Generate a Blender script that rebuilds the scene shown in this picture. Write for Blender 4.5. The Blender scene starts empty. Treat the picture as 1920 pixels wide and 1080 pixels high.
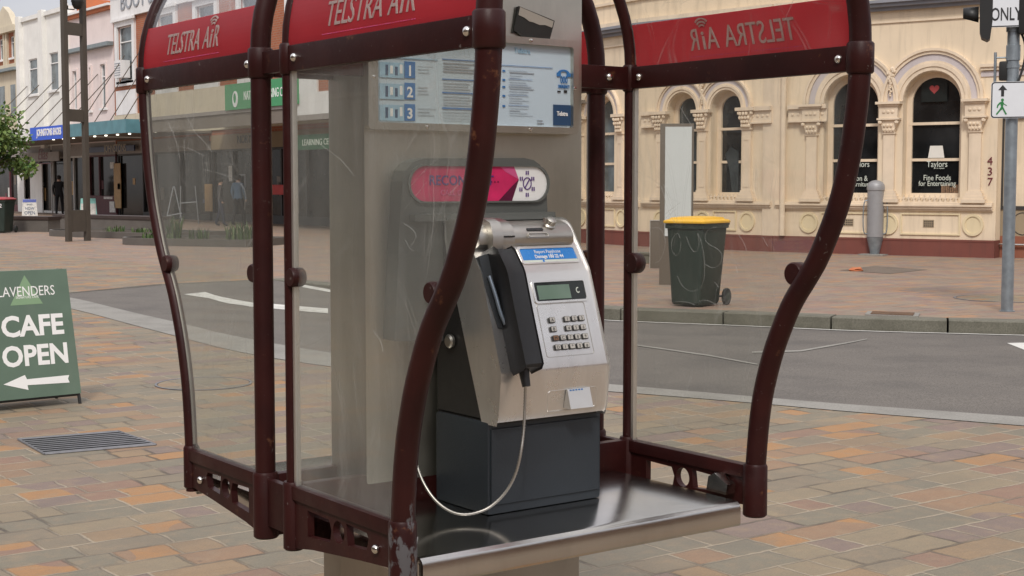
import bpy, bmesh, math, random
from mathutils import Vector, Matrix
from mathutils.geometry import tessellate_polygon
random.seed(7)
R_ = math.radians
scene = bpy.context.scene
COL = scene.collection
# ------------------------------------------------------------------ camera
F_PX, PITCH, YAW = 2720.0, -0.0714, 0.6306
CAM = Vector((-1.9391, -2.805, 1.42))
FW = Vector((math.sin(YAW)*math.cos(PITCH), math.cos(YAW)*math.cos(PITCH), math.sin(PITCH)))
RT = Vector((math.cos(YAW), -math.sin(YAW), 0)); UP = RT.cross(FW)
cd = bpy.data.cameras.new('camera'); cam = bpy.data.objects.new('camera', cd); COL.objects.link(cam)
cd.sensor_width = 36; cd.lens = F_PX/1920*36; cd.clip_start = .05; cd.clip_end = 2000
cam.matrix_world = Matrix(((RT.x, UP.x, -FW.x, CAM.x), (RT.y, UP.y, -FW.y, CAM.y), (RT.z, UP.z, -FW.z, CAM.z), (0, 0, 0, 1)))
scene.camera = cam
# ------------------------------------------------------------------ sky, sun, exposure
SUN_EL, SUN_AZ = R_(48), R_(222)          # azimuth clockwise from +Y: the sun stands behind and left of the viewer
w = bpy.data.worlds.new('World'); scene.world = w; w.use_nodes = True
nt = w.node_tree; nt.nodes.clear()
out = nt.nodes.new('ShaderNodeOutputWorld'); bg = nt.nodes.new('ShaderNodeBackground')
sky = nt.nodes.new('ShaderNodeTexSky'); sky.sky_type = 'NISHITA'; sky.sun_disc = False
sky.sun_elevation = SUN_EL; sky.sun_rotation = SUN_AZ; sky.dust_density = 2.0; sky.air_density = 1.0
tc = nt.nodes.new('ShaderNodeTexCoord'); ns = nt.nodes.new('ShaderNodeTexNoise'); ns.inputs['Scale'].default_value = 3.0; ns.inputs['Detail'].default_value = 7
mp = nt.nodes.new('ShaderNodeMapping'); mp.inputs['Scale'].default_value = (1, 1, 3.0)
cr = nt.nodes.new('ShaderNodeValToRGB')
cr.color_ramp.elements[0].position = .30; cr.color_ramp.elements[0].color = (5.0, 5.0, 5.7, 1)
cr.color_ramp.elements[1].position = .70; cr.color_ramp.elements[1].color = (8.4, 8.1, 8.0, 1)
mx = nt.nodes.new('ShaderNodeMix'); mx.data_type = 'RGBA'; mx.inputs['Factor'].default_value = .85
nt.links.new(tc.outputs['Generated'], mp.inputs['Vector']); nt.links.new(mp.outputs['Vector'], ns.inputs['Vector'])
nt.links.new(ns.outputs['Fac'], cr.inputs['Fac'])
sz = nt.nodes.new('ShaderNodeSeparateXYZ'); nt.links.new(tc.outputs['Generated'], sz.inputs[0])
gr = nt.nodes.new('ShaderNodeMapRange'); nt.links.new(sz.outputs['Z'], gr.inputs[0]); gr.inputs[1].default_value = 0; gr.inputs[2].default_value = .85; gr.inputs[3].default_value = .66; gr.inputs[4].default_value = 1.5   # overcast: the cloud sheet is brighter overhead
ml = nt.nodes.new('ShaderNodeMix'); ml.data_type = 'RGBA'; ml.blend_type = 'MULTIPLY'; ml.inputs['Factor'].default_value = 1
nt.links.new(cr.outputs['Color'], ml.inputs[6]); nt.links.new(gr.outputs[0], ml.inputs[7])
nt.links.new(sky.outputs['Color'], mx.inputs[6]); nt.links.new(ml.outputs[2], mx.inputs[7])
nt.links.new(mx.outputs[2], bg.inputs['Color']); bg.inputs['Strength'].default_value = 0.10
nt.links.new(bg.outputs[0], out.inputs[0])
sd = bpy.data.lights.new('sun', 'SUN'); sd.energy = 1.6; sd.angle = R_(11); sd.color = (1, .95, .88)
so = bpy.data.objects.new('sun', sd); COL.objects.link(so)
sv = Vector((math.sin(SUN_AZ)*math.cos(SUN_EL), math.cos(SUN_AZ)*math.cos(SUN_EL), math.sin(SUN_EL)))
so.rotation_euler = sv.to_track_quat('Z', 'Y').to_euler()
vs = scene.view_settings; vs.view_transform = 'Standard'; vs.look = 'None'; vs.exposure = 0.42; vs.gamma = 1
scene.cycles.max_bounces = 8; scene.cycles.transparent_max_bounces = 24; scene.cycles.glossy_bounces = 4

# ------------------------------------------------------------------ measuring helpers (sight line met with a real plane)
def ray(x, y): return FW + RT*((x-960)/F_PX) + UP*((540-y)/F_PX)
def onX(x, y, X): d = ray(x, y); return CAM + d*((X-CAM.x)/d.x)
def onY(x, y, Y): d = ray(x, y); return CAM + d*((Y-CAM.y)/d.y)
def onZ(x, y, Z=0.0): d = ray(x, y); return CAM + d*((Z-CAM.z)/d.z)
def onP(x, y, p, n): d = ray(x, y); return CAM + d*((Vector(p)-CAM).dot(n)/d.dot(n))

# ------------------------------------------------------------------ materials
class N:
    """tiny node builder"""
    def __init__(s, name):
        s.m = bpy.data.materials.new(name); s.m.use_nodes = True; s.t = s.m.node_tree; s.t.nodes.clear()
        s.out = s.t.nodes.new('ShaderNodeOutputMaterial')
    def n(s, kind, **kw):
        nd = s.t.nodes.new(kind)
        for k, v in kw.items(): setattr(nd, k, v)
        return nd
    def l(s, a, b): s.t.links.new(a, b)
    def val(s, sock, v):
        if hasattr(v, 'is_output'): s.l(v, sock)
        elif v is not None: sock.default_value = v
    def math(s, op, a, b=None, c=None):
        nd = s.n('ShaderNodeMath', operation=op)
        for i, v in enumerate((a, b, c)):
            if v is not None: s.val(nd.inputs[i], v)
        return nd.outputs[0]
    def coord(s, kind='Object'): return s.n('ShaderNodeTexCoord').outputs[kind]
    def mapping(s, v, scale=(1, 1, 1), rot=(0, 0, 0)):
        nd = s.n('ShaderNodeMapping'); nd.inputs['Scale'].default_value = scale; nd.inputs['Rotation'].default_value = rot
        s.l(v, nd.inputs['Vector']); return nd.outputs[0]
    def noise(s, v, scale, detail=5, rough=.55):
        nd = s.n('ShaderNodeTexNoise'); nd.inputs['Scale'].default_value = scale; nd.inputs['Detail'].default_value = detail
        nd.inputs['Roughness'].default_value = rough; s.l(v, nd.inputs['Vector']); return nd.outputs['Fac']
    def ramp(s, f, pts, interp='LINEAR'):
        nd = s.n('ShaderNodeValToRGB'); e = nd.color_ramp; e.interpolation = interp
        while len(e.elements) < len(pts): e.elements.new(.5)
        for i, (p, c) in enumerate(pts):
            e.elements[i].position = p; e.elements[i].color = (c, c, c, 1) if not isinstance(c, (tuple, list)) else tuple(c)+(1,)
        s.l(f, nd.inputs['Fac']); return nd.outputs['Color']
    def mix(s, f, a, b, blend='MIX'):
        nd = s.n('ShaderNodeMix', data_type='RGBA', blend_type=blend)
        s.val(nd.inputs['Factor'], f)
        for i, v in ((6, a), (7, b)):
            if hasattr(v, 'is_output'): s.l(v, nd.inputs[i])
            else: nd.inputs[i].default_value = (*v, 1) if len(v) == 3 else v
        return nd.outputs[2]
    def bump(s, h, strength=.3, dist=.01):
        nd = s.n('ShaderNodeBump'); nd.inputs['Strength'].default_value = strength; nd.inputs['Distance'].default_value = dist
        s.l(h, nd.inputs['Height']); return nd.outputs[0]
    def bsdf(s, col, rough=.6, metal=0., normal=None, spec=.5, **kw):
        b = s.n('ShaderNodeBsdfPrincipled')
        if hasattr(col, 'is_output'): s.l(col, b.inputs['Base Color'])
        else: b.inputs['Base Color'].default_value = (*col, 1)
        s.val(b.inputs['Roughness'], rough); s.val(b.inputs['Metallic'], metal); b.inputs['Specular IOR Level'].default_value = spec
        if normal is not None: s.l(normal, b.inputs['Normal'])
        for k, v in kw.items(): b.inputs[k].default_value = v
        s.l(b.outputs[0], s.out.inputs[0]); return b

def mat(name, col, rough=.6, metal=0., var=.12, scale=6., bump=0., spec=.5, fine=60., dirt=0., dirtcol=(.1, .08, .06)):
    k = N(name); c = k.coord()
    f = k.noise(c, scale, 6); g = k.noise(c, fine, 3)
    a = tuple(max(0, v*(1-var)) for v in col); b = tuple(min(1, v*(1+var)) for v in col)
    cc = k.ramp(f, [(.3, a), (.7, b)])
    if dirt:
        s = k.noise(k.mapping(c, (1, 1, .25)), scale*1.7, 8, .65)
        cc = k.mix(k.ramp(s, [(.52, 0.), (.78, dirt)]), cc, dirtcol)
    rr = k.math('MULTIPLY_ADD', g, .2, rough-.1)
    k.bsdf(cc, rr, metal, k.bump(g, bump, .004) if bump else None, spec)
    return k.m

M = {}
def m_(name, *a, **k): M[name] = mat(name, *a, **k); return M[name]
# booth paint: maroon enamel with rubbed, chipped and rusty places
k = N('maroon_paint'); c = k.coord()
base = k.ramp(k.noise(c, 9, 4), [(.3, (.022, .0052, .0052)), (.7, (.036, .0078, .0070))])
rust = k.ramp(k.noise(c, 16, 8, .7), [(.63, 0.), (.70, .7)])
base = k.mix(rust, base, (.13, .055, .028))
chip = k.math('MAXIMUM', k.ramp(k.noise(c, 38, 6, .75), [(.66, 0.), (.69, .8)]), k.ramp(k.noise(c, 110, 3, .6), [(.70, 0.), (.74, .7)]))
base = k.mix(chip, base, (.15, .13, .12))
k.bsdf(base, k.math('MULTIPLY_ADD', k.noise(c, 22, 4), .3, .30), 0, k.bump(k.noise(c, 70, 4), .12, .002), .22); M['maroon'] = k.m
# the same enamel flaking to grey metal low on the tube nearest the street corner
k = N('flaking_maroon_paint'); c = k.coord(); sp = k.n('ShaderNodeSeparateXYZ'); k.l(c, sp.inputs[0])
base = k.ramp(k.noise(c, 9, 4), [(.3, (.022, .0052, .0052)), (.7, (.036, .0078, .0070))])
base = k.mix(k.ramp(k.noise(c, 16, 8, .7), [(.60, 0.), (.68, .8)]), base, (.15, .062, .03))
low = k.n('ShaderNodeMapRange'); k.l(sp.outputs['Z'], low.inputs[0]); low.inputs[1].default_value = 1.05; low.inputs[2].default_value = .62; low.inputs[3].default_value = -.10; low.inputs[4].default_value = .16
fl = k.math('ADD', k.noise(k.mapping(c, (1.3, 1.3, .6)), 26, 8, .7), low.outputs[0])
base = k.mix(k.ramp(fl, [(.63, 0.), (.66, .75)]), base, (.115, .115, .12))
k.bsdf(base, k.math('MULTIPLY_ADD', k.noise(c, 22, 4), .3, .25), 0, k.bump(fl, .2, .003), .25); M['flaking'] = k.m
# brushed stainless steel
def steel(name, col, rough, brush=(1, 1, 60), var=.08, metal=1.):
    k = N(name); c = k.coord()
    s = k.noise(k.mapping(c, brush), 14, 5, .6); b = k.noise(c, 3.2, 5)
    cc = k.mix(k.ramp(b, [(.3, 0.), (.7, 1.)]), tuple(v*(1-var) for v in col), tuple(v*(1+var) for v in col))
    sm = k.noise(k.mapping(c, (2, 2, .5)), 5, 8, .7); cc = k.mix(k.ramp(sm, [(.5, 0.), (.75, .35)]), cc, tuple(v*.55 for v in col))
    rr = k.math('ADD', k.math('MULTIPLY_ADD', s, .14, rough-.07), k.math('MULTIPLY_ADD', b, .12, -.06))
    k.bsdf(cc, rr, metal, k.bump(s, .05, .001)); return k.m
M['steel'] = steel('stainless_steel', (.53, .51, .45), .40, (50, 50, 1), .16)
M['pedestal_steel'] = steel('dull_pedestal_steel', (.40, .385, .35), .45, (50, 50, 1), .2)
M['shelf_steel'] = steel('worn_shelf_steel', (.56, .54, .51), .18, (1, 40, 40))
M['phone_steel'] = steel('satin_phone_steel', (.80, .79, .77), .30, (3, 3, 3), .03, .88)
M['coin_steel'] = steel('cast_phone_steel', (.52, .50, .46), .38, (4, 4, 4))
m_('bolt', (.72, .70, .66), .22, 1., .05)
m_('alu', (.72, .71, .68), .38, .9, .06)
m_('edge_glint_dull', (.36, .34, .31), .5, .6, .1); m_('plate', (.095, .10, .094), .55, 0, .10, 4, .05)
m_('black_plastic', (.013, .013, .014), .42, 0, .15, 12, .05)
m_('rear_case', (.022, .021, .020), .5, 0, .12, 7, .06)
m_('box_navy', (.026, .033, .041), .45, 0, .12, 5, .10, fine=220)
m_('recess', (.045, .05, .055), .45, .1, .1); m_('hook', (.30, .36, .42), .35, .6, .1)
m_('sheet_white', (.48, .58, .66), .55, 0, .03, 5)
m_('ink_blue', (.03, .16, .42), .5, 0, .08); m_('ink_pale', (.30, .48, .62), .5, 0, .1, 40); m_('ink_dark', (.02, .06, .14), .5, 0, .05)
m_('ink_grey', (.30, .32, .35), .6); m_('white_ink', (.80, .80, .80), .5, 0, .03); m_('black_ink', (.02, .02, .022), .5)
m_('pink', (.52, .018, .105), .35, 0, .25, 14); m_('pink_light', (.62, .10, .26), .35); m_('pink_dark', (.10, .004, .035), .35); m_('purple', (.09, .03, .20), .4)
m_('window_blue', (.03, .22, .62), .25, 0, .06); m_('key_dark', (.05, .05, .05), .4, .4); m_('key_top', (.50, .48, .44), .45, .2, .1)
m_('key_glyph', (.03, .03, .03), .5); m_('key_rust', (.24, .13, .07), .5, .3)
k = N('lcd_glass'); c = k.coord(); k.bsdf(k.ramp(k.noise(c, 9, 2), [(.35, (.13, .20, .155)), (.65, (.19, .275, .215))]), .12, 0, None, .5); M['lcd'] = k.m
m_('lcd_bezel', (.018, .022, .022), .15)
# clear polycarbonate with scratches and a milky bloom
def glass(name, haze=.10, tint=(.90, .91, .88), scratch=.55):
    k = N(name); c = k.coord()
    tr = k.n('ShaderNodeBsdfTransparent'); tr.inputs[0].default_value = (*tint, 1)
    gl = k.n('ShaderNodeBsdfGlossy'); gl.inputs['Roughness'].default_value = .03; gl.inputs[0].default_value = (.9, .9, .9, 1)
    fr = k.n('ShaderNodeFresnel'); fr.inputs[0].default_value = 1.40
    df = k.n('ShaderNodeBsdfDiffuse'); df.inputs[0].default_value = (.52, .52, .50, 1)
    def sc(scale, stretch, rot, width, off):
        v = k.n('ShaderNodeTexVoronoi', feature='DISTANCE_TO_EDGE'); v.inputs['Scale'].default_value = scale; v.inputs['Randomness'].default_value = 1
        va = k.n('ShaderNodeVectorMath', operation='MULTIPLY_ADD'); nn = k.n('ShaderNodeTexNoise'); nn.inputs['Scale'].default_value = 2.5; k.l(c, nn.inputs['Vector'])
        k.l(nn.outputs['Color'], va.inputs[0]); va.inputs[1].default_value = (0, .22, .22); k.l(c, va.inputs[2])
        k.l(k.mapping(va.outputs[0], stretch, rot), v.inputs['Vector'])
        gate = k.ramp(k.noise(k.mapping(c, (1, 1, 1), (off, off, 0)), 5.0, 3), [(.50, 0.), (.62, 1.)])
        return k.math('MULTIPLY', k.ramp(v.outputs['Distance'], [(.0, 1.), (width, 0.)]), gate)
    scr = k.math('MAXIMUM', k.math('MAXIMUM', sc(9, (1, 1, .16), (.5, 0, 0), .012, .3), sc(11, (1, .9, .14), (-.65, 0, 0), .011, 1.7)), sc(6, (1, .5, .4), (1.1, 0, 0), .006, 2.9))
    streak = k.ramp(k.noise(k.mapping(c, (8, 8, .5)), 3.0, 6, .6), [(.45, 0.), (.8, .6)])
    bloom = k.ramp(k.noise(k.mapping(c, (1, 1, .6)), 2.2, 6, .6), [(.35, .45), (.75, 1.)])
    f = k.math('ADD', k.math('MULTIPLY', k.math('ADD', bloom, streak), haze), k.math('MULTIPLY', scr, scratch*.32))
    a = k.n('ShaderNodeMixShader'); k.l(f, a.inputs[0]); k.l(tr.outputs[0], a.inputs[1]); k.l(df.outputs[0], a.inputs[2])
    geo = k.n('ShaderNodeNewGeometry'); ff = k.math('MULTIPLY', fr.outputs[0], k.math('SUBTRACT', 1., geo.outputs['Backfacing']))
    b = k.n('ShaderNodeMixShader'); k.l(ff, b.inputs[0]); k.l(a.outputs[0], b.inputs[1]); k.l(gl.outputs[0], b.inputs[2])
    k.l(b.outputs[0], k.out.inputs[0]); return k.m
M['polycarb'] = glass('scratched_polycarbonate', .16); M['polycarb_clean'] = glass('lightly_scratched_polycarbonate', .045, (.93, .93, .91), .5)
M['clear_panel'] = glass('clear_polycarbonate', .03, (.96, .96, .95), .6)
# red translucent banner film
k = N('red_film'); c = k.coord()
df = k.n('ShaderNodeBsdfPrincipled'); k.l(k.ramp(k.noise(c, 6, 4), [(.3, (.39, .036, .052)), (.7, (.46, .048, .066))]), df.inputs[0]); df.inputs['Roughness'].default_value = .3
tl = k.n('ShaderNodeBsdfTranslucent'); tl.inputs[0].default_value = (.88, .20, .23, 1)
a = k.n('ShaderNodeMixShader'); a.inputs[0].default_value = .6; k.l(df.outputs[0], a.inputs[1]); k.l(tl.outputs[0], a.inputs[2]); k.l(a.outputs[0], k.out.inputs[0]); M['red_film'] = k.m
k = N('white_film'); c = k.coord()
df = k.n('ShaderNodeBsdfPrincipled'); k.l(k.ramp(k.noise(c, 20, 4), [(.3, (.58, .53, .51)), (.7, (.68, .63, .61))]), df.inputs[0]); df.inputs['Roughness'].default_value = .4
tl = k.n('ShaderNodeBsdfTranslucent'); tl.inputs[0].default_value = (.72, .52, .48, 1)
a = k.n('ShaderNodeMixShader'); a.inputs[0].default_value = .6; k.l(df.outputs[0], a.inputs[1]); k.l(tl.outputs[0], a.inputs[2]); k.l(a.outputs[0], k.out.inputs[0]); M['white_film'] = k.m
# stone paving: random ashlar, each stone its own colour
def paving(name, rows=.185, length=.36, tone=(1, 1, 1), pale=0.0, warm=0.0):
    k = N(name); c = k.coord()
    wob = k.n('ShaderNodeTexNoise'); wob.inputs['Scale'].default_value = 8; wob.inputs['Detail'].default_value = 6; wob.inputs['Roughness'].default_value = .65; k.l(c, wob.inputs['Vector'])
    va = k.n('ShaderNodeVectorMath', operation='MULTIPLY_ADD'); k.l(wob.outputs['Color'], va.inputs[0]); va.inputs[1].default_value = (.034, .034, 0); k.l(c, va.inputs[2])
    sp = k.n('ShaderNodeSeparateXYZ'); k.l(va.outputs[0], sp.inputs[0])
    yr = k.math('DIVIDE', sp.outputs['Y'], rows); row = k.math('FLOOR', yr); fy = k.math('SUBTRACT', yr, row)
    w1 = k.n('ShaderNodeTexWhiteNoise', noise_dimensions='1D'); k.l(row, w1.inputs['W'])
    ln = k.math('MULTIPLY_ADD', w1.outputs['Value'], .16, length-.08)
    w2 = k.n('ShaderNodeTexWhiteNoise', noise_dimensions='1D'); k.l(k.math('ADD', row, 71.3), w2.inputs['W'])
    xr = k.math('DIVIDE', k.math('MULTIPLY_ADD', w2.outputs['Value'], 3., sp.outputs['X']), ln)
    cl = k.math('FLOOR', xr); fx = k.math('SUBTRACT', xr, cl)
    cv = k.n('ShaderNodeCombineXYZ'); k.l(cl, cv.inputs[0]); k.l(row, cv.inputs[1])
    wn = k.n('ShaderNodeTexWhiteNoise', noise_dimensions='3D'); k.l(cv.outputs[0], wn.inputs['Vector'])
    # some stones are cut in two
    half = k.math('LESS_THAN', k.math('FRACT', k.math('MULTIPLY', wn.outputs['Value'], 7.77)), .28)
    ax = k.math('MULTIPLY', k.math('MINIMUM', fx, k.math('SUBTRACT', 1., fx)), ln)
    mid = k.math('MULTIPLY', k.math('ABSOLUTE', k.math('SUBTRACT', fx, .55)), ln)
    ax = k.math('MINIMUM', ax, k.math('ADD', mid, k.math('MULTIPLY', k.math('SUBTRACT', 1., half), 9.)))
    side = k.math('MULTIPLY', half, k.math('GREATER_THAN', fx, .55))
    ay = k.math('MULTIPLY', k.math('MINIMUM', fy, k.math('SUBTRACT', 1., fy)), rows)
    ed = k.math('MINIMUM', ax, ay)
    cv2 = k.n('ShaderNodeCombineXYZ'); k.l(cl, cv2.inputs[0]); k.l(row, cv2.inputs[1]); k.l(k.math('ADD', side, 5.5), cv2.inputs[2])
    wc = k.n('ShaderNodeTexWhiteNoise', noise_dimensions='3D'); k.l(cv2.outputs[0], wc.inputs['Vector'])
    big = k.noise(c, .35, 3)
    pick = k.math('ADD', wc.outputs['Value'], k.math('MULTIPLY_ADD', big, .5, -.25+warm))
    T = lambda r, g, b: (r*tone[0], g*tone[1], b*tone[2])
    stone = k.ramp(pick, [(.0, T(.185, .172, .137)), (.18, T(.210, .180, .137)), (.34, T(.245, .205, .145)), (.47, T(.195, .150, .138)), (.58, T(.265, .190, .120)), (.72, T(.260, .170, .112)), (.84, T(.345, .190, .085)), (.93, T(.235, .150, .115))], 'CONSTANT')
    fin = k.noise(k.mapping(c, (1, 2.2, 1)), 22, 8, .7)
    stone = k.mix(k.ramp(fin, [(.25, .35), (.75, 0.)]), stone, (.11, .09, .07))
    mot = k.noise(c, 9, 6, .65)
    stone = k.mix(k.ramp(mot, [(.48, 0.), (.72, .6)]), stone, (.30, .22, .14))
    grit = k.noise(c, 130, 3, .8); stone = k.mix(k.ramp(grit, [(.3, .45), (.5, 0.)]), stone, (.10, .085, .065)); stone = k.mix(k.ramp(grit, [(.58, 0.), (.75, .35)]), stone, (.42, .36, .27))
    stone = k.mix(k.ramp(k.noise(c, 1.1, 7, .65), [(.46, 0.), (.72, .5)]), stone, (.125, .115, .095))
    spot = k.n('ShaderNodeTexVoronoi'); spot.inputs['Scale'].default_value = 2.6; k.l(c, spot.inputs['Vector']); stone = k.mix(k.ramp(spot.outputs['Distance'], [(.028, .6), (.045, 0.)]), stone, (.06, .055, .05))
    if pale: stone = k.mix(pale, stone, T(.25, .20, .165))
    joint = k.mix(k.ramp(k.noise(c, 1.7, 4), [(.36, 0.), (.56, 1.)]), (.085, .07, .055), (.36, .30, .22))
    jm = k.ramp(ed, [(.0035, 1.), (.012, 0.)])
    col = k.mix(k.math('MULTIPLY', jm, .8), stone, joint)
    h = k.math('MULTIPLY_ADD', k.math('SUBTRACT', 1., jm), 1.0, k.math('MULTIPLY', fin, .5))
    k.bsdf(col, k.math('MULTIPLY_ADD', fin, .3, .55), 0, k.bump(h, .8, .010), .35); return k.m
M['paving'] = paving('stone_paving', tone=(1.17, 1.115, 1.02))
M['paving_far'] = paving('far_stone_paving', .2, .38, (1.20, 1.10, 1.10), .25, .12)
def speck(name, col, scale=160, amt=.35, rough=.8, big=1.2, patch=(.03, .03, .03), pamt=.35):
    k = N(name); c = k.coord()
    f = k.noise(c, scale, 3, .7); g = k.noise(c, big, 7, .6)
    cc = k.ramp(f, [(.3, tuple(v*(1-amt) for v in col)), (.7, tuple(v*(1+amt) for v in col))])
    cc = k.mix(k.ramp(g, [(.45, 0.), (.8, pamt)]), cc, patch)
    k.bsdf(cc, rough, 0, k.bump(f, .25, .004), .3); return k.m
M['asphalt'] = speck('asphalt', (.14, .127, .112), 90, .55, .85, 1.1, (.075, .07, .066), .75)
M['kerb'] = speck('concrete_kerb', (.26, .25, .225), 90, .2, .8, 2.5, (.13, .125, .11), .6)
M['kerb_dark'] = speck('stained_kerb_stone', (.155, .148, .118), 60, .25, .85, 3.5, (.07, .068, .05), .7)
M['road_paint'] = speck('road_paint', (.62, .61, .57), 60, .12, .7, 6, (.25, .24, .22), .6)
M['patch'] = speck('sunken_patch', (.16, .13, .105), 40, .3, .9, 3, (.09, .07, .05), .6)
m_('grate_iron', (.20, .20, .21), .5, .5, .2, 20); m_('pit', (.02, .02, .02), .9); m_('rusty_iron', (.12, .065, .035), .75, .3, .3, 18)
m_('sign_green', (.112, .168, .124), .55, 0, .12, 3, 0, .4, 60, .4, (.17, .2, .16)); m_('sign_tri', (.21, .33, .19), .55, 0, .05); m_('board_white', (.82, .82, .80), .5, 0, .02); m_('board_pale', (.60, .65, .58), .5)
m_('black_steel', (.025, .025, .025), .5, .2)
m_('bin_green', (.022, .036, .029), .5, 0, .15, 5, .08, .4, 60, .3, (.07, .075, .065)); m_('lid_yellow', (.84, .47, .025), .45, 0, .06); m_('lid_red', (.34, .035, .04), .45, 0, .08); m_('rubber', (.02, .02, .02), .7)
m_('cabinet_brown', (.15, .125, .10), .55, .1, .08, 2); m_('panel_white', (.62, .66, .66), .4, 0, .04, 1.2)
m_('bollard_grey', (.30, .30, .305), .5, .2, .06)
m_('galv', (.30, .34, .37), .45, .65, .18, 9, .05); m_('signal_black', (.012, .012, .012), .5); m_('signal_lens', (.03, .02, .02), .2)
m_('sign_white', (.72, .74, .77), .35, 0, .03); m_('sign_man', (.03, .20, .06), .4); m_('arrow_maroon', (.06, .02, .02), .4)
# buildings
def render_wall(name, col, streak=.3, scale=1.2, dirtcol=(.25, .2, .14)):
    k = N(name); c = k.coord(); f = k.noise(c, scale, 6); g = k.noise(c, 45, 4)
    cc = k.ramp(f, [(.3, tuple(v*.92 for v in col)), (.7, tuple(min(1, v*1.06) for v in col))])
    s = k.noise(k.mapping(c, (3, 3, .35)), 2.0, 8, .65)
    cc = k.mix(k.ramp(s, [(.5, 0.), (.85, streak)]), cc, dirtcol)
    k.bsdf(cc, .75, 0, k.bump(g, .12, .004), .3); return k.m
M['cream'] = render_wall('cream_render', (.75, .625, .46), .5, 1.0); M['cream_trim'] = render_wall('cream_trim', (.74, .615, .465), .35, 3); M['cream_dado'] = render_wall('cream_dado', (.72, .61, .40), .3)
M['lilac'] = render_wall('lilac_trim', (.55, .50, .50), .2, 2); M['cornice_grey'] = render_wall('cornice_grey', (.25, .26, .29), .4, 3)
M['plinth'] = render_wall('maroon_plinth', (.19, .065, .05), .5, 2, (.08, .05, .045)); M['tile'] = render_wall('brown_tile', (.27, .10, .06), .2, 3)
M['stall'] = render_wall('brown_stallriser', (.34, .27, .18), .2)
def pane(name, col=(.012, .013, .015), rough=.06, spec=.5):
    k = N(name); c = k.coord()
    k.bsdf(k.ramp(k.noise(c, 1.6, 3), [(.35, tuple(v*.6 for v in col)), (.65, tuple(v*1.5 for v in col))]), rough, 0, None, spec); return k.m
M['pane'] = pane('window_glass', (.015, .016, .017), .05); M['pane_blue'] = pane('window_glass_grey', (.10, .125, .135), .12); M['shopglass'] = pane('shop_glass', (.020, .018, .016), .12, .12)
M['white_wall'] = render_wall('offwhite_render', (.80, .79, .75), .15); M['pink_wall'] = render_wall('pink_render', (.80, .69, .66), .12); M['fascia_white'] = render_wall('white_trim', (.80, .79, .78), .2)
M['cream2'] = render_wall('pale_cream_render', (.62, .55, .42), .3); M['slate'] = mat('slate_ledge', (.22, .26, .27), .6); M['orange_brick'] = render_wall('orange_render', (.52, .17, .075), .2)
def brick(name, a, b, mortar, sc=1.0):
    k = N(name); c = k.coord(); cv = k.n('ShaderNodeSeparateXYZ'); k.l(c, cv.inputs[0])
    cb = k.n('ShaderNodeCombineXYZ'); k.l(k.math('ADD', cv.outputs['X'], cv.outputs['Y']), cb.inputs[0]); k.l(cv.outputs['Z'], cb.inputs[1])
    t = k.n('ShaderNodeTexBrick'); t.inputs['Color1'].default_value = (*a, 1); t.inputs['Color2'].default_value = (*b, 1); t.inputs['Mortar'].default_value = (*mortar, 1)
    t.inputs['Scale'].default_value = sc; t.inputs['Brick Width'].default_value = .24; t.inputs['Row Height'].default_value = .085; t.inputs['Mortar Size'].default_value = .008
    k.l(cb.outputs[0], t.inputs['Vector']); k.bsdf(k.mix(k.ramp(k.noise(c, 1.4, 5), [(.4, 0.), (.8, .4)]), t.outputs['Color'], (.2, .11, .07)), .8, 0, None, .3); return k.m
M['brick'] = brick('red_brick', (.42, .135, .06), (.36, .105, .05), (.34, .24, .18)); M['brown_brick'] = brick('brown_brick', (.30, .17, .10), (.25, .13, .075), (.3, .24, .18))
m_('awning_blue', (.02, .10, .62), .5, 0, .06); m_('awning_teal', (.10, .24, .28), .55, 0, .18, 2); m_('soffit', (.20, .17, .14), .7, 0, .1, 1); m_('shop_dark', (.035, .032, .030), .6, 0, .2, 1)
m_('shop_navy', (.018, .03, .08), .4); m_('fascia_grey', (.30, .27, .245), .6); m_('maroon_ink', (.14, .02, .03), .5); m_('gold_ink', (.50, .44, .34), .5)
m_('shop_white', (.60, .59, .56), .5, 0, .08, 1); m_('timber', (.42, .26, .11), .6); m_('shop_maroon', (.10, .03, .035), .6); m_('poster', (.62, .60, .56), .6, 0, .25, 9); m_('nat_green', (.055, .30, .12), .5, 0, .05)
m_('dull_green', (.03, .11, .055), .7); m_('red_cloth', (.50, .03, .025), .6); m_('teal_board', (.25, .55, .50), .6, 0, .2, 5); m_('blue_board', (.06, .09, .35), .5)
k = N('soffit_lamp'); e = k.n('ShaderNodeEmission'); e.inputs[0].default_value = (1, .93, .78, 1); e.inputs[1].default_value = 3.0; k.l(e.outputs[0], k.out.inputs[0]); M['lamp'] = k.m
m_('pylon', (.085, .072, .058), .6, .2, .12, 2); m_('edge_steel', (.13, .118, .105), .6, .2, .12, 3); m_('seat_top', (.045, .030, .026), .5); m_('soil', (.06, .045, .03), .95, 0, .3, 20)
def foliage(name, a, b):
    k = N(name); oi = k.n('ShaderNodeNewGeometry'); c = k.coord()
    cc = k.mix(oi.outputs['Random Per Island'], a, b); k.bsdf(cc, .55, 0, None, .35, **{'Subsurface Weight': 0.0}); return k.m
M['leaf'] = foliage('tree_leaf', (.045, .11, .025), (.19, .26, .07)); M['grass'] = foliage('grass_blade', (.035, .075, .022), (.10, .14, .045)); m_('bark', (.10, .08, .06), .9, 0, .3, 15)
m_('skin', (.42, .26, .19), .6); m_('hair', (.02, .015, .012), .7); m_('cloth_black', (.010, .010, .012), .9); m_('cloth_navy', (.02, .025, .045), .9); m_('cloth_blue', (.10, .16, .24), .9); m_('cloth_grey', (.055, .05, .055), .9); m_('paper_black', (.018, .018, .016), .4); m_('paper_sky', (.34, .31, .27), .4)
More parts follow.
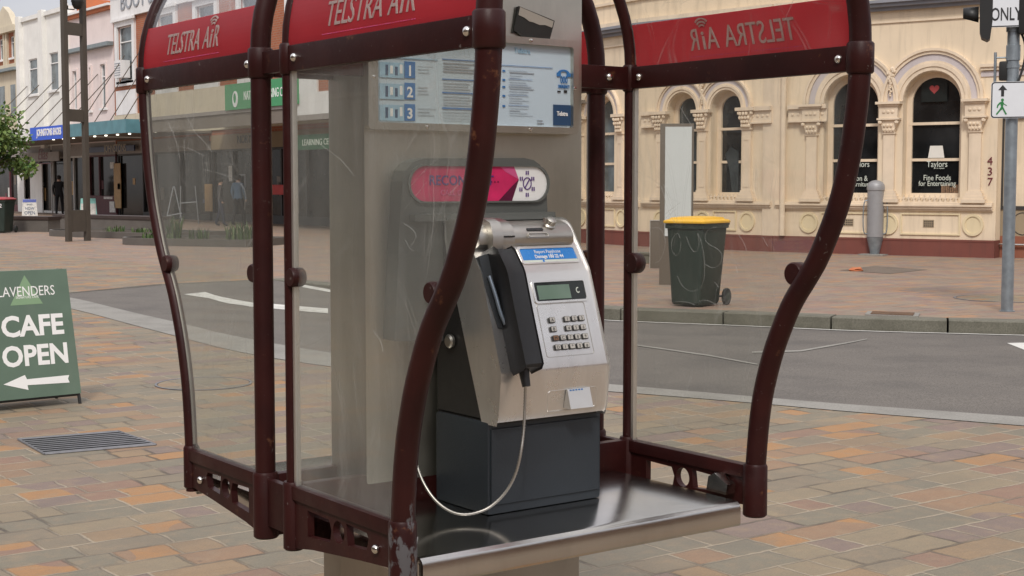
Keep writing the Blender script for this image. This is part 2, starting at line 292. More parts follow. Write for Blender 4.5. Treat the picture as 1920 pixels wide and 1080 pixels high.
m_('curtain', (.40, .36, .28), .8, 0, .2, 6); m_('lamp_shade', (.72, .70, .64), .7, 0, .03); m_('books', (.20, .12, .07), .7, 0, .6, 30); m_('heart', (.35, .05, .05), .6)

# ------------------------------------------------------------------ mesh building
class MB:
    def __init__(s): s.v = []; s.f = []; s.mi = []
    def add(s, vs, fs, mi=0):
        o = len(s.v); s.v += [Vector(v) for v in vs]; s.f += [tuple(i+o for i in f) for f in fs]; s.mi += [mi]*len(fs); return s
    def box(s, a, b, T=None, bev=0., mi=0):
        bm = bmesh.new(); bmesh.ops.create_cube(bm, size=1)
        a = Vector(a); b = Vector(b)
        for v in bm.verts: v.co = Vector(((a[i]+b[i])/2 + v.co[i]*(b[i]-a[i]) for i in range(3)))
        if bev: bmesh.ops.bevel(bm, geom=bm.edges[:], offset=bev, segments=2, profile=.7, affect='EDGES')
        return s.bm(bm, T, mi)
    def bm(s, bm, T=None, mi=0):
        bm.verts.index_update()
        s.add([(T @ v.co if T else v.co.copy()) for v in bm.verts], [tuple(v.index for v in f.verts) for f in bm.faces], mi); bm.free(); return s
    def tube(s, pts, r, n=14, cap=True, mi=0):
        pts = [Vector(p) for p in pts]; rs = r if isinstance(r, (list, tuple)) else [r]*len(pts)
        t0 = (pts[1]-pts[0]).normalized(); a = Vector((0, 0, 1)) if abs(t0.z) < .9 else Vector((1, 0, 0))
        u = t0.cross(a).normalized(); vs = []; fs = []
        for i, p in enumerate(pts):
            t = (pts[min(i+1, len(pts)-1)]-pts[max(i-1, 0)]).normalized()
            u = (u - t*u.dot(t)).normalized(); w = t.cross(u)
            vs += [p+(u*math.cos(2*math.pi*j/n)+w*math.sin(2*math.pi*j/n))*rs[i] for j in range(n)]
        for i in range(len(pts)-1):
            for j in range(n): fs.append((i*n+j, i*n+(j+1) % n, (i+1)*n+(j+1) % n, (i+1)*n+j))
        if cap: fs += [tuple(range(n-1, -1, -1)), tuple((len(pts)-1)*n+j for j in range(n))]
        return s.add(vs, fs, mi)
    def lathe(s, prof, T=None, n=24, mi=0):
        vs = []; fs = []
        for r, z in prof:
            for j in range(n):
                v = Vector((r*math.cos(2*math.pi*j/n), r*math.sin(2*math.pi*j/n), z)); vs.append(T @ v if T else v)
        for i in range(len(prof)-1):
            for j in range(n): fs.append((i*n+j, i*n+(j+1) % n, (i+1)*n+(j+1) % n, (i+1)*n+j))
        fs += [tuple(range(n-1, -1, -1)), tuple((len(prof)-1)*n+j for j in range(n))]
        return s.add(vs, fs, mi)
    def prism(s, loops, fn, w0, w1, mi=0):
        """2-D outline with holes -> solid; fn(u,v,w) gives the 3-D point"""
        if not isinstance(loops[0][0], (tuple, list)): loops = [loops]
        tri = tessellate_polygon([[Vector((p[0], p[1], 0)) for p in l] for l in loops])
        flat = [p for l in loops for p in l]; n = len(flat)
        vs = [fn(p[0], p[1], w0) for p in flat]+[fn(p[0], p[1], w1) for p in flat]
        fs = [tuple(t) for t in tri]+[tuple(i+n for i in reversed(t)) for t in tri]; o = 0
        for l in loops:
            for i in range(len(l)):
                a = o+i; b = o+(i+1) % len(l); fs.append((a, b, b+n, a+n))
            o += len(l)
        return s.add(vs, fs, mi)
    def text(s, body, fn, size, w0, w1, align='CENTER', sx=1., shear=0., mi=0, bold=0.):
        c = bpy.data.curves.new('t', 'FONT'); c.body = body; c.size = size; c.align_x = align; c.resolution_u = 3; c.shear = shear; c.offset = bold
        c.extrude = .5
        o = bpy.data.objects.new('t', c); COL.objects.link(o)
        me = o.evaluated_get(bpy.context.evaluated_depsgraph_get()).to_mesh()
        vs = [fn(v.co.x*sx, v.co.y, w1 if v.co.z > 0 else w0) for v in me.vertices]
        fs = [tuple(p.vertices) for p in me.polygons]
        s.add(vs, fs, mi); bpy.data.objects.remove(o); bpy.data.curves.remove(c); return s
    def obj(s, name, mats, parent=None, smooth=None):
        me = bpy.data.meshes.new(name); off = OFF.get(root(parent).name, Vector()) if parent else Vector()
        me.from_pydata([v-off for v in s.v], [], s.f)
        mats = mats if isinstance(mats, (list, tuple)) else [mats]
        for q in mats: me.materials.append(M[q] if isinstance(q, str) else q)
        for p, i in zip(me.polygons, s.mi): p.material_index = i
        bm = bmesh.new(); bm.from_mesh(me); bmesh.ops.recalc_face_normals(bm, faces=bm.faces[:]); bm.to_mesh(me); bm.free()
        if smooth is not None:
            me.polygons.foreach_set('use_smooth', [True]*len(me.polygons)); me.set_sharp_from_angle(angle=R_(smooth))
        o = bpy.data.objects.new(name, me); COL.objects.link(o)
        if parent: o.parent = parent
        return o
OFF = {}
def root(o):
    while o.parent: o = o.parent
    return o
def tag(o, label=None, cat=None, group=None, kind=None):
    for k_, v_ in (('label', label), ('category', cat), ('group', group), ('kind', kind)):
        if v_: o[k_] = v_
    return o
def thing(name, loc, label, cat, group=None):
    o = bpy.data.objects.new(name, None); COL.objects.link(o); o.location = loc; o.empty_display_size = .2
    OFF[o.name] = Vector(loc); return tag(o, label, cat, group)
def copy_tree(o, parent=None):
    c = o.copy(); COL.objects.link(c)
    if parent: c.parent = parent
    for ch in list(o.children): copy_tree(ch, c)
    return c
YZ = lambda X0: (lambda u, v, w: Vector((X0+w, u, v)))          # outline in (Y,Z), thickness along X
XZ = lambda Y0: (lambda u, v, w: Vector((u, Y0+w, v)))          # outline in (X,Z), thickness along Y
XY = lambda Z0: (lambda u, v, w: Vector((u, v, Z0+w)))
def circ(cx, cy, rx, ry=None, n=24): ry = ry or rx; return [(cx+rx*math.cos(2*math.pi*i/n), cy+ry*math.sin(2*math.pi*i/n)) for i in range(n)]
def rrect(x0, y0, x1, y1, r, n=5):
    p = []
    for cx, cy, a in ((x1-r, y1-r, 0), (x0+r, y1-r, 90), (x0+r, y0+r, 180), (x1-r, y0+r, 270)):
        p += [(cx+r*math.cos(R_(a+90*i/n)), cy+r*math.sin(R_(a+90*i/n))) for i in range(n+1)]
    return p
def rect(x0, y0, x1, y1): return [(x0, y0), (x1, y0), (x1, y1), (x0, y1)]

# ================================================================== GROUND
def sheet(name, pts, z, m, kind='structure'):
    b = MB(); v = [Vector((p[0], p[1], p[2] if len(p) > 2 else z)) for p in pts]
    tri = tessellate_polygon([[Vector((q.x, q.y, 0)) for q in v]]); b.add(v, [tuple(t) for t in tri])
    o = b.obj(name, m); bm = bmesh.new(); bm.from_mesh(o.data)
    if sum(f.normal.z for f in bm.faces) < 0: bmesh.ops.reverse_faces(bm, faces=bm.faces[:])
    bm.to_mesh(o.data); bm.free(); return tag(o, kind=kind)
def smooth_line(p, it=2):
    for _ in range(it):
        q = [p[0]]
        for a, b in zip(p[:-1], p[1:]): q += [a*.75+b*.25, a*.25+b*.75]
        p = q+[p[-1]]
    return p
g = lambda x, y, z=0.: Vector(onZ(x, y, z)[:2])
inner = smooth_line([Vector((4.14, 15.6)), g(133, 557), g(243, 585), g(320, 602), g(471, 639), g(800, 690), g(1150, 722), g(1446, 747), g(1560, 757), g(1900, 781), g(2250, 808), Vector((7.1, -.8)), Vector((8.4, -4)), Vector((12, -9)), Vector((18, -14))])
outer = smooth_line([Vector((3.72, 15.6)), g(133, 578), g(243, 608), g(320, 628), g(471, 668), g(800, 712), g(1142, 734), g(1446, 759), g(1560, 770), g(1920, 799), g(2250, 827), Vector((6.75, -1.1)), Vector((8.05, -4.3)), Vector((11.6, -9.4)), Vector((17.6, -14.5))])
fk = smooth_line([Vector((7.93, 16.9)), Vector((8.15, 13.0)), g(1127, 578), g(1193, 581), g(1409, 588.5), g(1500, 592.5), g(1615, 597), g(1825, 602), g(1920, 604.5), Vector((12.2, 5.0)), Vector((15.0, 3.6)), Vector((26, 2.2)), Vector((60, 1.5))])
base = sheet('ground', [(-300, -300), (700, -300), (700, 700), (-300, 700)], -.30, 'kerb')
nearp = [(-60, -60), (17.6, -60)]+[(p.x, p.y) for p in reversed(outer)]+[(4.14, 15.6), (4.5, 15.95), (6.2, 16.85), (7.93, 16.9), (8.0, 17.6), (8.0, 120), (-60, 120)]
sheet('near_pavement', nearp, 0, 'paving')
farp = [(p.x+.22*0, p.y) for p in fk]+[(60, 200), (8.0, 200), (8.0, 17.6)]
# back edge of the kerb stones
def offset(line, d):
    r = []
    for i, p in enumerate(line):
        t = (line[min(i+1, len(line)-1)]-line[max(i-1, 0)]).normalized(); r.append(p+Vector((-t.y, t.x))*d)
    return r
fkb = offset(fk, .30)
sheet('far_pavement', [(p.x, p.y) for p in fkb]+[(60, 200), (7.99, 200), (7.99, 17.6), (7.94, 16.9)], 0.001, 'paving_far')
# crossing side of the road at the mall end
sheet('road', [(p.x, p.y, -.02) for p in inner]+[(60, -14, -.1)]+[(p.x, p.y, -.135 if p.y < 11.5 else -.135+.125*min(1, (p.y-11.5)/5.2)) for p in reversed(fk)]+[(6.2, 16.85, -.02), (4.5, 15.95, -.012)], 0, 'asphalt')
b = MB(); n = len(inner)
vs = [(p.x, p.y, .004) for p in outer]+[(p.x, p.y, .004) for p in inner]+[(p.x, p.y, -.06) for p in inner]
b.add(vs, [(i, i+1, n+i+1, n+i) for i in range(n-1)]+[(n+i, n+i+1, 2*n+i+1, 2*n+i) for i in range(n-1)]); tag(b.obj('near_kerb_strip', 'kerb'), kind='structure')
ie = offset(inner, -.085)
b = MB(); b.add([(p.x, p.y, -.004) for p in inner]+[(p.x, p.y, -.008) for p in ie], [(i, i+1, n+i+1, n+i) for i in range(n-1) if inner[i].y > 5.5]); tag(b.obj('road_edge_line', 'road_paint'), kind='structure')
b = MB(); e_ = [(3.72, 15.6), (4.14, 15.6), (4.5, 15.95), (6.2, 16.85), (7.93, 16.9), (8.23, 16.9)]; b.add([(x, y, .0) for x, y in e_]+[(x, y, -.3) for x, y in e_], [(i, i+1, 7+i, 6+i) for i in range(5)]); tag(b.obj('pavement_edge', 'kerb'), kind='structure')
# far kerb stones: cut at joints
b = MB(); L = [0]
for p, q in zip(fk[:-1], fk[1:]): L.append(L[-1]+(q-p).length)
def at_len(line, d):
    for i in range(len(L)-1):
        if L[i+1] >= d: t = (d-L[i])/(L[i+1]-L[i]); return line[i].lerp(line[i+1], t)
    return line[-1]
d = 0.
while d < min(L[-1]-1.2, 34):
    e = d+1.19; steps = [d+.006+(e-d-.012)*i/4 for i in range(5)]
    fr = [at_len(fk, s_) for s_ in steps]; bk = [at_len(fkb, s_) for s_ in steps]
    h = .006+random.uniform(-.003, .003); m = 5
    vs = [(p.x, p.y, -.16) for p in fr]+[(p.x, p.y, h-.012) for p in fr]+[((p.lerp(q, .05)).x, (p.lerp(q, .05)).y, h) for p, q in zip(fr, bk)]+[(q.x, q.y, h) for q in bk]+[(q.x, q.y, -.16) for q in bk]
    fs = []
    for r_ in range(4):
        for i in range(4): fs.append((r_*m+i, r_*m+i+1, (r_+1)*m+i+1, (r_+1)*m+i))
    fs += [tuple(r_*m for r_ in range(5)), tuple(r_*m+4 for r_ in range(5))]
    b.add(vs, fs); d = e+.01
o = b.obj('far_kerb', 'kerb_dark'); tag(o, kind='structure')
fe = offset(fk, -.10); fe2 = offset(fk, -.03); n = len(fk)
b = MB(); b.add([(p.x, p.y, -.126) for p in fe]+[(p.x, p.y, -.127) for p in fe2], [(i, i+1, n+i+1, n+i) for i in range(n-1) if 4 < fk[i].y < 12.5]); tag(b.obj('gutter_line', 'road_paint'), kind='structure')
def road_z(x, y): return -.05
def mark(name, pix, zz=None):
    P = [onZ(x, y, -.07) for x, y in pix]
    return sheet(name, [(p.x, p.y, -.052) for p in P], 0, 'road_paint')
# lift of markings: find road height below and lie 4 mm above
from mathutils.bvhtree import BVHTree
rm = bpy.data.objects['road'].data; BV = BVHTree.FromPolygons([v.co.copy() for v in rm.vertices], [tuple(p.vertices) for p in rm.polygons])
def mark(name, pts):
    bm = bmesh.new(); vs = [bm.verts.new((p[0], p[1], 0)) for p in pts]; f = bm.faces.new(vs); bmesh.ops.triangulate(bm, faces=[f])
    bmesh.ops.subdivide_edges(bm, edges=bm.edges[:], cuts=3, use_grid_fill=True)
    for v in bm.verts:
        h = BV.ray_cast(Vector((v.co.x, v.co.y, 5)), Vector((0, 0, -1)))[0]; v.co.z = (h.z if h else -.05)+.005
    b = MB(); b.bm(bm); o = b.obj(name, 'road_paint')
    if o.data.polygons[0].normal.z < 0: o.data.flip_normals()
    return tag(o, kind='structure')
pz = lambda *l: [onZ(x, y, -.06) for x, y in l]
mark('road_arrow', pz((345, 556), (385, 552), (420, 561), (472, 569), (615, 577), (615, 586), (470, 577), (430, 572), (392, 563)))
mark('lane_line', pz((560, 537), (620, 545), (620, 549), (560, 541)))
mark('stop_line', pz((1888, 634), (1960, 632), (2010, 668), (1960, 668)))
for q in (((1410, 657), (1500, 653), (1590, 634), (1625, 626), (1626, 627.5), (1592, 636.5), (1502, 656), (1410, 660)), ((1170, 640), (1330, 665), (1420, 684), (1420, 686.5), (1330, 668), (1170, 642.5))):
    o = mark('road_crack', pz(*q)); o.data.materials[0] = M['kerb']
# floor grate, manholes, sunken patches
def ground_poly(pix): return [tuple(onZ(x, y, 0)[:2]) for x, y in pix]
gp = [Vector((*p, 0)) for p in ground_poly([(34, 825), (84, 853), (292, 835), (222, 810)])]
ctr = sum(gp, Vector())/4
t = thing('drain_grate', ctr, 'rectangular slotted iron drain grate sunk in stone paving beyond the green board', 'drain grate')
b = MB(); b.add([p+Vector((0, 0, .003)) for p in gp], [(0, 1, 2, 3)]); b.obj('drain_pit', 'pit', t)
b = MB()
for i in range(9):
    a = gp[0].lerp(gp[1], (i+.5)/9); c_ = gp[3].lerp(gp[2], (i+.5)/9); d_ = (gp[1]-gp[0])/9*.24
    b.add([a-d_+Vector((0, 0, .008)), a+d_+Vector((0, 0, .008)), c_+d_+Vector((0, 0, .008)), c_-d_+Vector((0, 0, .008))], [(0, 1, 2, 3)])
b.obj('grate_bars', 'grate_iron', t)
b = MB()
for p, q in ((0, 1), (1, 2), (2, 3), (3, 0)): b.tube([gp[p]+Vector((0, 0, .004)), gp[q]+Vector((0, 0, .004))], .007, 6)
b.obj('grate_frame', 'grate_iron', t)
def manhole(px, py, r, label):
    c_ = onZ(px, py, 0); o = thing('manhole_cover', c_, label, 'manhole cover')
    b = MB(); b.lathe([(r*.94, .0045), (r*.94, .0055), (0.001, .0055)], Matrix.Translation(c_), 40); b.obj('cover', 'paving', o)
    b = MB(); b.prism([circ(c_.x, c_.y, r, n=48), circ(c_.x, c_.y, r*.955, n=48)], XY(0), .002, .007); b.obj('rim', 'grate_iron', o)
manhole(382, 720, .34, 'round manhole cover inlaid with paving, seen through the left glass panel')
manhole(1885, 560, .62, 'grey round manhole cover in the far pavement by the signal pole')
o = sheet('sunken_patch', [tuple(p) for p in ground_poly([(1575, 507), (1640, 499), (1740, 506), (1668, 514)])], .005, 'patch')
tag(o, 'dark diamond patch of dirt sunk in the pavement before the bollard', 'ground patch'); del o['kind']
pc = onZ(1606, 506, .02); b = MB(); bm = bmesh.new(); bmesh.ops.create_icosphere(bm, subdivisions=2, radius=.12)
for v in bm.verts: v.co *= 1+random.uniform(-.3, .3); v.co.z *= .35
b.bm(bm, Matrix.Translation(pc)); tag(b.obj('litter', 'orange_brick'), 'crumpled orange litter lying on the dark diamond patch', 'litter')
P = ground_poly([(1636, 586), (1715, 589), (1712, 594), (1632, 591)]); pc = Vector((sum(p[0] for p in P)/4, sum(p[1] for p in P)/4, 0))
t = thing('kerb_inlet', pc, 'rusty rectangular inlet lid set in the top of the far kerb', 'drain lid')
b = MB(); b.prism([(pc.x+(p[0]-pc.x)*1.25, pc.y+(p[1]-pc.y)*1.25) for p in P], XY(0), .002, .012); b.obj('concrete_surround', 'kerb', t)
b = MB(); b.prism(P, XY(0), .012, .018); b.obj('lid', 'rusty_iron', t)

# ================================================================== PHONE BOOTH
XL, XR, WC = -.49, .465, -.0125
PROF = [(-.753, 1.700), (-.752, 1.644), (-.748, 1.60), (-.742, 1.554), (-.732, 1.49), (-.718, 1.43), (-.704, 1.383), (-.684, 1.335), (-.646, 1.258), (-.61, 1.208), (-.582, 1.172), (-.561, 1.139), (-.537, 1.09), (-.516, 1.042), (-.500, .994), (-.486, .944), (-.477, .895), (-.471, .846), (-.464, .763), (-.462, .665)]
PROF = [tuple(p) for p in smooth_line([Vector(p) for p in PROF], 1)]
ZU, ZL = 1.685, .768
booth = thing('phone_booth', (WC, .05, 0), 'maroon tube framed payphone booth with red banners and clear side panels', 'phone booth')
HA, HB = .4775, .42
def arch(h): return HA*(1-math.sqrt(max(0, 1-(h/HB)**2)))           # inward offset of the vaulted roof at height h above the rail
def hoop_path(Y):
    pts = []
    for i in range(33):
        a = math.pi*i/32; pts.append(Vector((WC-HA*math.cos(a), Y, 1.712+HB*math.sin(a))))
    return pts
def cut_through(sheet_, cutter):
    bm = bmesh.new(); bm.from_mesh(cutter.data); bmesh.ops.remove_doubles(bm, verts=bm.verts[:], dist=1e-5); bmesh.ops.recalc_face_normals(bm, faces=bm.faces[:]); bm.to_mesh(cutter.data); bm.free()
    md = sheet_.modifiers.new('cut', 'BOOLEAN'); md.operation = 'DIFFERENCE'; md.solver = 'EXACT'; md.object = cutter
    me = bpy.data.meshes.new_from_object(sheet_.evaluated_get(bpy.context.evaluated_depsgraph_get()))
    sheet_.modifiers.clear()
    if len(me.polygons) > 20: sheet_.data = me
def bay(front):
    tY = (lambda y: y) if front else (lambda y: .117-(y+.016)*.9)   # the rear bay mirrors the front one
    yi, yf = tY(-.016), tY(-.753)
    r_in, r_out = (.0145, .0235) if front else (.0225, .0155)
    for X, sgn in ((XL, -1), (XR, 1)):
        fm = 'flaking' if front and sgn < 0 else 'maroon'
        xf = X-(.0 if sgn < 0 else 0)
        ct = MB().tube([(xf, tY(y), z) for y, z in PROF], r_out, 18).obj('curved_tube', fm, booth, 40)
        MB().tube([(X, yi, .70), (X, yi, 1.712)], r_in, 16).obj('upright_post', 'maroon', booth, 40)
        # collars and sockets
        for yy, rr, zz in ((yi, r_in, 0), (yf, r_out, 0)):
            T = Matrix.Translation((X, yy, ZU)); q = rr+.0055
            MB().lathe([(q-.003, -.033), (q, -.029), (q, .029), (q-.003, .033)], T, 22).obj('collar', fm if yy == yf else 'maroon', booth, 40)
        for yy, rr, z0 in ((yi, r_in+.006 if not front else .023, .628), (tY(-.464), r_out+.0045, .655 if front else .672)):
            T = Matrix.Translation((X, yy, 0)); q = rr
            MB().lathe([(q-.004, z0), (q, z0+.004), (q, ZL+.004), (q-.003, ZL+.010)], T, 22).obj('socket', fm if yy != yi else 'maroon', booth, 40)
        # rails
        s0 = (yf-yi)/abs(yf-yi)
        MB().box((X-.011, min(yi, yf), ZU-.027), (X+.011, max(yi, yf), ZU+.027), bev=.003).obj('upper_rail', 'maroon', booth, 40)
        q = abs(tY(-.464)-yi); U = lambda a: yi+s0*a*q/.448
        ol = [(U(.0), ZL), (U(.448), ZL), (U(.448), .680), (U(.30), .668), (U(.10), .648), (U(.0), .632)]
        holes = [[(U(.078), .729), (U(.172), .727), (U(.182), .706), (U(.176), .680), (U(.078), .672)], [(U(.212)+.0235*math.cos(a*.2618), .708+.0235*math.sin(a*.2618)) for a in range(24)], [(U(.243), .732), (U(.325), .729), (U(.333), .719), (U(.325), .694), (U(.250), .688)]]
        MB().prism([ol]+holes, YZ(X), -.008, .008).obj('lower_rail', 'maroon', booth)
        MB().box((X-.014, min(yi, tY(-.464)), ZL-.026), (X+.014, max(yi, tY(-.464)), ZL+.004), bev=.004).obj('sill_bar', 'maroon', booth, 40)
        # bolts: dome heads on both faces
        for yy, zz in ((U(.045), ZU), (yf-s0*.05, ZU), (U(.365), .705)):
            for sd_ in (-1, 1):
                T = Matrix.Translation((X+sd_*.0095, yy, zz)) @ Matrix.Rotation(R_(90*sd_), 4, 'Y')
                MB().lathe([(.0095, 0), (.0095, .003), (.008, .006), (.005, .0085), (.0005, .0095)], T, 16).obj('bolt', 'bolt', booth, 50)
        # glazing
        ins = [(tY(y), z) for y, z in PROF if ZL+.004 < z < ZU-.02]
        ol = [(yi+s0*r_in*.8, ZU-.026), (ins[0][0], ZU-.026)]+ins+[(ins[-1][0], ZL+.003), (yi+s0*r_in*.8, ZL+.003)]
        MB().prism(ol, YZ(X), -.003, .003).obj('side_panel', 'polycarb' if sgn < 0 else 'polycarb_clean', booth)
        yt = yi+s0*(r_in+.006)
        MB().box((X-.006, yt-.0045, ZL+.004), (X+.006, yt+.0045, ZU-.027)).obj('glass_edge_glint', 'alu', booth)  # bright metal strip stands in for the glass edge catching light
        pts = [Vector((X, y-s0*(r_out+.003), z)) for y, z in ins]
        MB().tube(pts, .0030, 6).obj('glass_edge_glint', 'edge_glint_dull', booth, 60)  # duller strip for the light caught along the curved glass edge
        # round glass clamps
        for yk in (yi+s0*(r_in+.008), tY(-.607)-s0*(r_out+.0)):
            T = Matrix.Translation((X-.016, yk, 1.222)) @ Matrix.Rotation(R_(90), 4, 'Y')
            kr = .8 if sgn < 0 else 1.; MB().lathe([(.023*kr, 0), (.026*kr, .004), (.026*kr, .028), (.023*kr, .032)], T, 24).obj('glass_clamp', 'maroon', booth, 40)
        # vaulted upper panel on this side: clear sheet, red banner with lettering on its outer face
        x_at = lambda h, o_: X-sgn*arch(h)+sgn*o_
        b = MB(); H = [i*.02 for i in range(0, 20)]; m = len(H)
        for o_ in (0, .004):
            b.add([(x_at(h, o_), yy, 1.712+h) for h in H for yy in (yi, yf)], [(2*i, 2*i+1, 2*i+3, 2*i+2) for i in range(m-1)])
        b.obj('roof_panel', 'clear_panel', booth, 60)
        b = MB(); H = [.0+i*.0115 for i in range(10)]; m = len(H); ya, yb = yi+s0*r_in, yf-s0*r_out
        ring = [(x_at(h, .0062), h) for h in H]+[(x_at(h, .0074), h) for h in reversed(H)]
        b.add([(x_, yy, 1.712+h) for yy in (ya, yb) for x_, h in ring], [(i, (i+1) % (2*m), 2*m+(i+1) % (2*m), 2*m+i) for i in range(2*m)]+[tuple(range(2*m)), tuple(range(4*m-1, 2*m-1, -1))])
        ban = b.obj('banner', 'red_film', booth)
        dirn = (1 if sgn > 0 else -1)        # seen from outside, text runs toward +Y on the right side, -Y on the left
        yc = (ya+yb)/2-dirn*abs(yb-ya)*.03
        fn = lambda u, v, w_: Vector((x_at(max(0, v), w_), yc+dirn*u, 1.712+v))
        b = MB(); kx = .99*abs(yb-ya)/.72
        for txt, u0 in (('TELSTRA', -.062), ('A', .0945), ('R', .1575)): b.text(txt, lambda u, v, w_: fn(u+u0*kx, v+.026, w_), .073, .0042, .0094, sx=.80*kx, shear=.18, bold=-.0002)
        # dotted lower-case i and the wireless arcs
        ix = .1250*kx
        b.prism([(ix-.0035, .0), (ix+.0032, .0), (ix+.0082, .031), (ix+.0018, .031)], lambda u, v, w_: fn(u, v+.026, w_), .0042, .0094)
        b.prism(circ(ix+.0068, .0375, .0042, n=10), lambda u, v, w_: fn(u, v+.026, w_), .0042, .0094)
        for r0 in (.011, .0185, .026):
            arc = [(ix+.006+rr*math.sin(R_(a_)), .043+rr*math.cos(R_(a_))) for rr, seq in ((r0, range(-45, 50, 10)), (r0+.0037, range(45, -50, -10))) for a_ in seq]
            b.prism(arc, lambda u, v, w_: fn(u, v+.024+.003, w_), .0042, .0094)
        cut_through(ban, b.obj('lettering', 'white_film', ban))
        b = MB()
        for i in range(38):
            u0 = -.19*kx+i*.0098*kx; b.prism(rect(u0, .010, u0+random.uniform(.003, .0085), .0115), fn, .0058, .0082)
        b.obj('small_print', 'pink_light', ban)
    # roof hoops
    for yy, rr in ((yi, r_in), (yf, r_out)):
        p = hoop_path(yy)
        MB().tube(p, rr, 16).obj('roof_hoop', 'maroon', booth, 40)
for fr_ in (True, False): bay(fr_)
# crown of the vault between the two side sheets
b = MB(); H = [WC-.31+i*.031 for i in range(21)]
zc = lambda x: 1.712+HB*math.sqrt(max(0, 1-((x-WC)/HA)**2))
for o_ in (0, .004):
    for y0, y1 in ((-.753, -.016), (.117, .78)):
        b.add([(x, yy, zc(x)+o_) for x in H for yy in (y0, y1)], [(2*i, 2*i+1, 2*i+3, 2*i+2) for i in range(20)])
b.obj('crown_panel', 'clear_panel', booth, 60)
# cross beams and links between the bays
for yb_ in (-.016, .117):
    for x0, x1 in ((XL, -.31), (.295, XR)):
        MB().box((x0, yb_-.011, 1.656), (x1, yb_+.011, 1.712), bev=.003).obj('cross_beam', 'maroon', booth, 40)
    MB().box((XL, yb_-.013, .632), (XR, yb_+.013, .772), bev=.003).obj('lower_cross_beam', 'maroon', booth, 40)
for X in (XL, XR):
    MB().box((X-.009, -.016, 1.660), (X+.009, .117, 1.708), bev=.002).obj('bay_link', 'maroon', booth, 40)
    MB().box((X-.009, -.016, .66), (X+.009, .117, .765), bev=.002).obj('bay_link', 'maroon', booth, 40)
for x_, z_ in ((.385, 1.684),):
    T = Matrix.Translation((x_, -.027, z_)) @ Matrix.Rotation(R_(90), 4, 'X')
    MB().lathe([(.0095, 0), (.0095, .003), (.008, .006), (.005, .0085), (.0005, .0095)], T, 16).obj('bolt', 'bolt', booth, 50)
# scribbles scratched into the panels
k = N('etched_scratch'); tr_ = k.n('ShaderNodeBsdfTransparent'); df_ = k.n('ShaderNodeBsdfDiffuse'); df_.inputs[0].default_value = (.62, .62, .60, 1)
a_ = k.n('ShaderNodeMixShader'); k.l(k.math('MULTIPLY_ADD', k.noise(k.coord(), 30, 3), .26, -.05), a_.inputs[0]); k.l(tr_.outputs[0], a_.inputs[1]); k.l(df_.outputs[0], a_.inputs[2]); k.l(a_.outputs[0], k.out.inputs[0]); M['etch'] = k.m
def scratch(parent, X, lines, r):
    b = MB()
    for l_ in lines: b.tube(smooth_line([onX(x, y, X) for x, y in l_], 2), r, 5)
    b.obj('scratches', 'etch', parent)
Q = lambda *l_: [(1080+x/4.5, 380+y/4.5) for x, y in l_]
pans = [o for o in booth.children if o.name.startswith('side_panel')]
scratch(pans[1], XR-.0035, [Q((880, 300), (860, 250), (815, 290), (800, 390), (840, 455), (880, 420), (885, 330)), Q((930, 285), (960, 370), (1000, 425), (1035, 390), (1040, 320), (1020, 240), (1060, 330), (1085, 480), (1085, 640), (1050, 730), (980, 755), (900, 715), (855, 620)), Q((1185, 205), (1130, 215), (1085, 270), (1095, 340), (1190, 385), (1240, 440), (1215, 530), (1150, 555), (1090, 520)), Q((840, 835), (930, 835), (1000, 860)), Q((1040, 830), (1110, 820), (1180, 860)), Q((1170, 670), (1205, 715)), Q((640, 215), (700, 205), (740, 260), (760, 340), (720, 480), (670, 510)),
    [(1240, 350), (1256, 405), (1272, 425)], [(1244, 345), (1262, 398)], [(1250, 352), (1268, 408), (1273, 420)], [(1246, 402), (1262, 390), (1275, 380)], [(1249, 408), (1268, 391)], [(1275, 200), (1290, 225), (1300, 240)], [(1281, 190), (1278, 215), (1282, 240)], [(1385, 440), (1395, 455), (1400, 470)], [(1430, 445), (1440, 462)], [(1128, 270), (1146, 245)], [(1380, 500), (1383, 512)]], .0011)
scratch(pans[2], XL-.0035, [[(296, 310), (303, 292), (318, 279), (338, 274), (360, 280), (382, 292)], [(380, 318), (410, 324), (440, 336), (456, 348), (462, 368), (458, 392)], [(384, 306), (415, 305), (445, 310)], [(330, 345), (342, 325), (356, 318)], [(316, 230), (330, 262), (338, 300)], [(352, 222), (366, 250), (380, 262), (398, 285)], [(305, 245), (318, 240), (345, 238)], [(345, 262), (347, 300)], [(330, 375), (322, 400), (316, 425)], [(420, 340), (410, 362), (412, 395)]], .0013)
scratch(pans[0], XL-.0035, [[(752, 402), (770, 378), (792, 352), (810, 330)], [(756, 375), (768, 352), (786, 330), (820, 298)], [(812, 332), (814, 380), (812, 430), (806, 470), (800, 520)], [(758, 420), (775, 430), (782, 445), (770, 462)], [(760, 450), (770, 470), (785, 470)], [(740, 525), (752, 528)], [(640, 300), (655, 318), (664, 330)], [(700, 620), (715, 640), (718, 660)], [(600, 270), (640, 300)], [(715, 610), (720, 612)]], .0010)
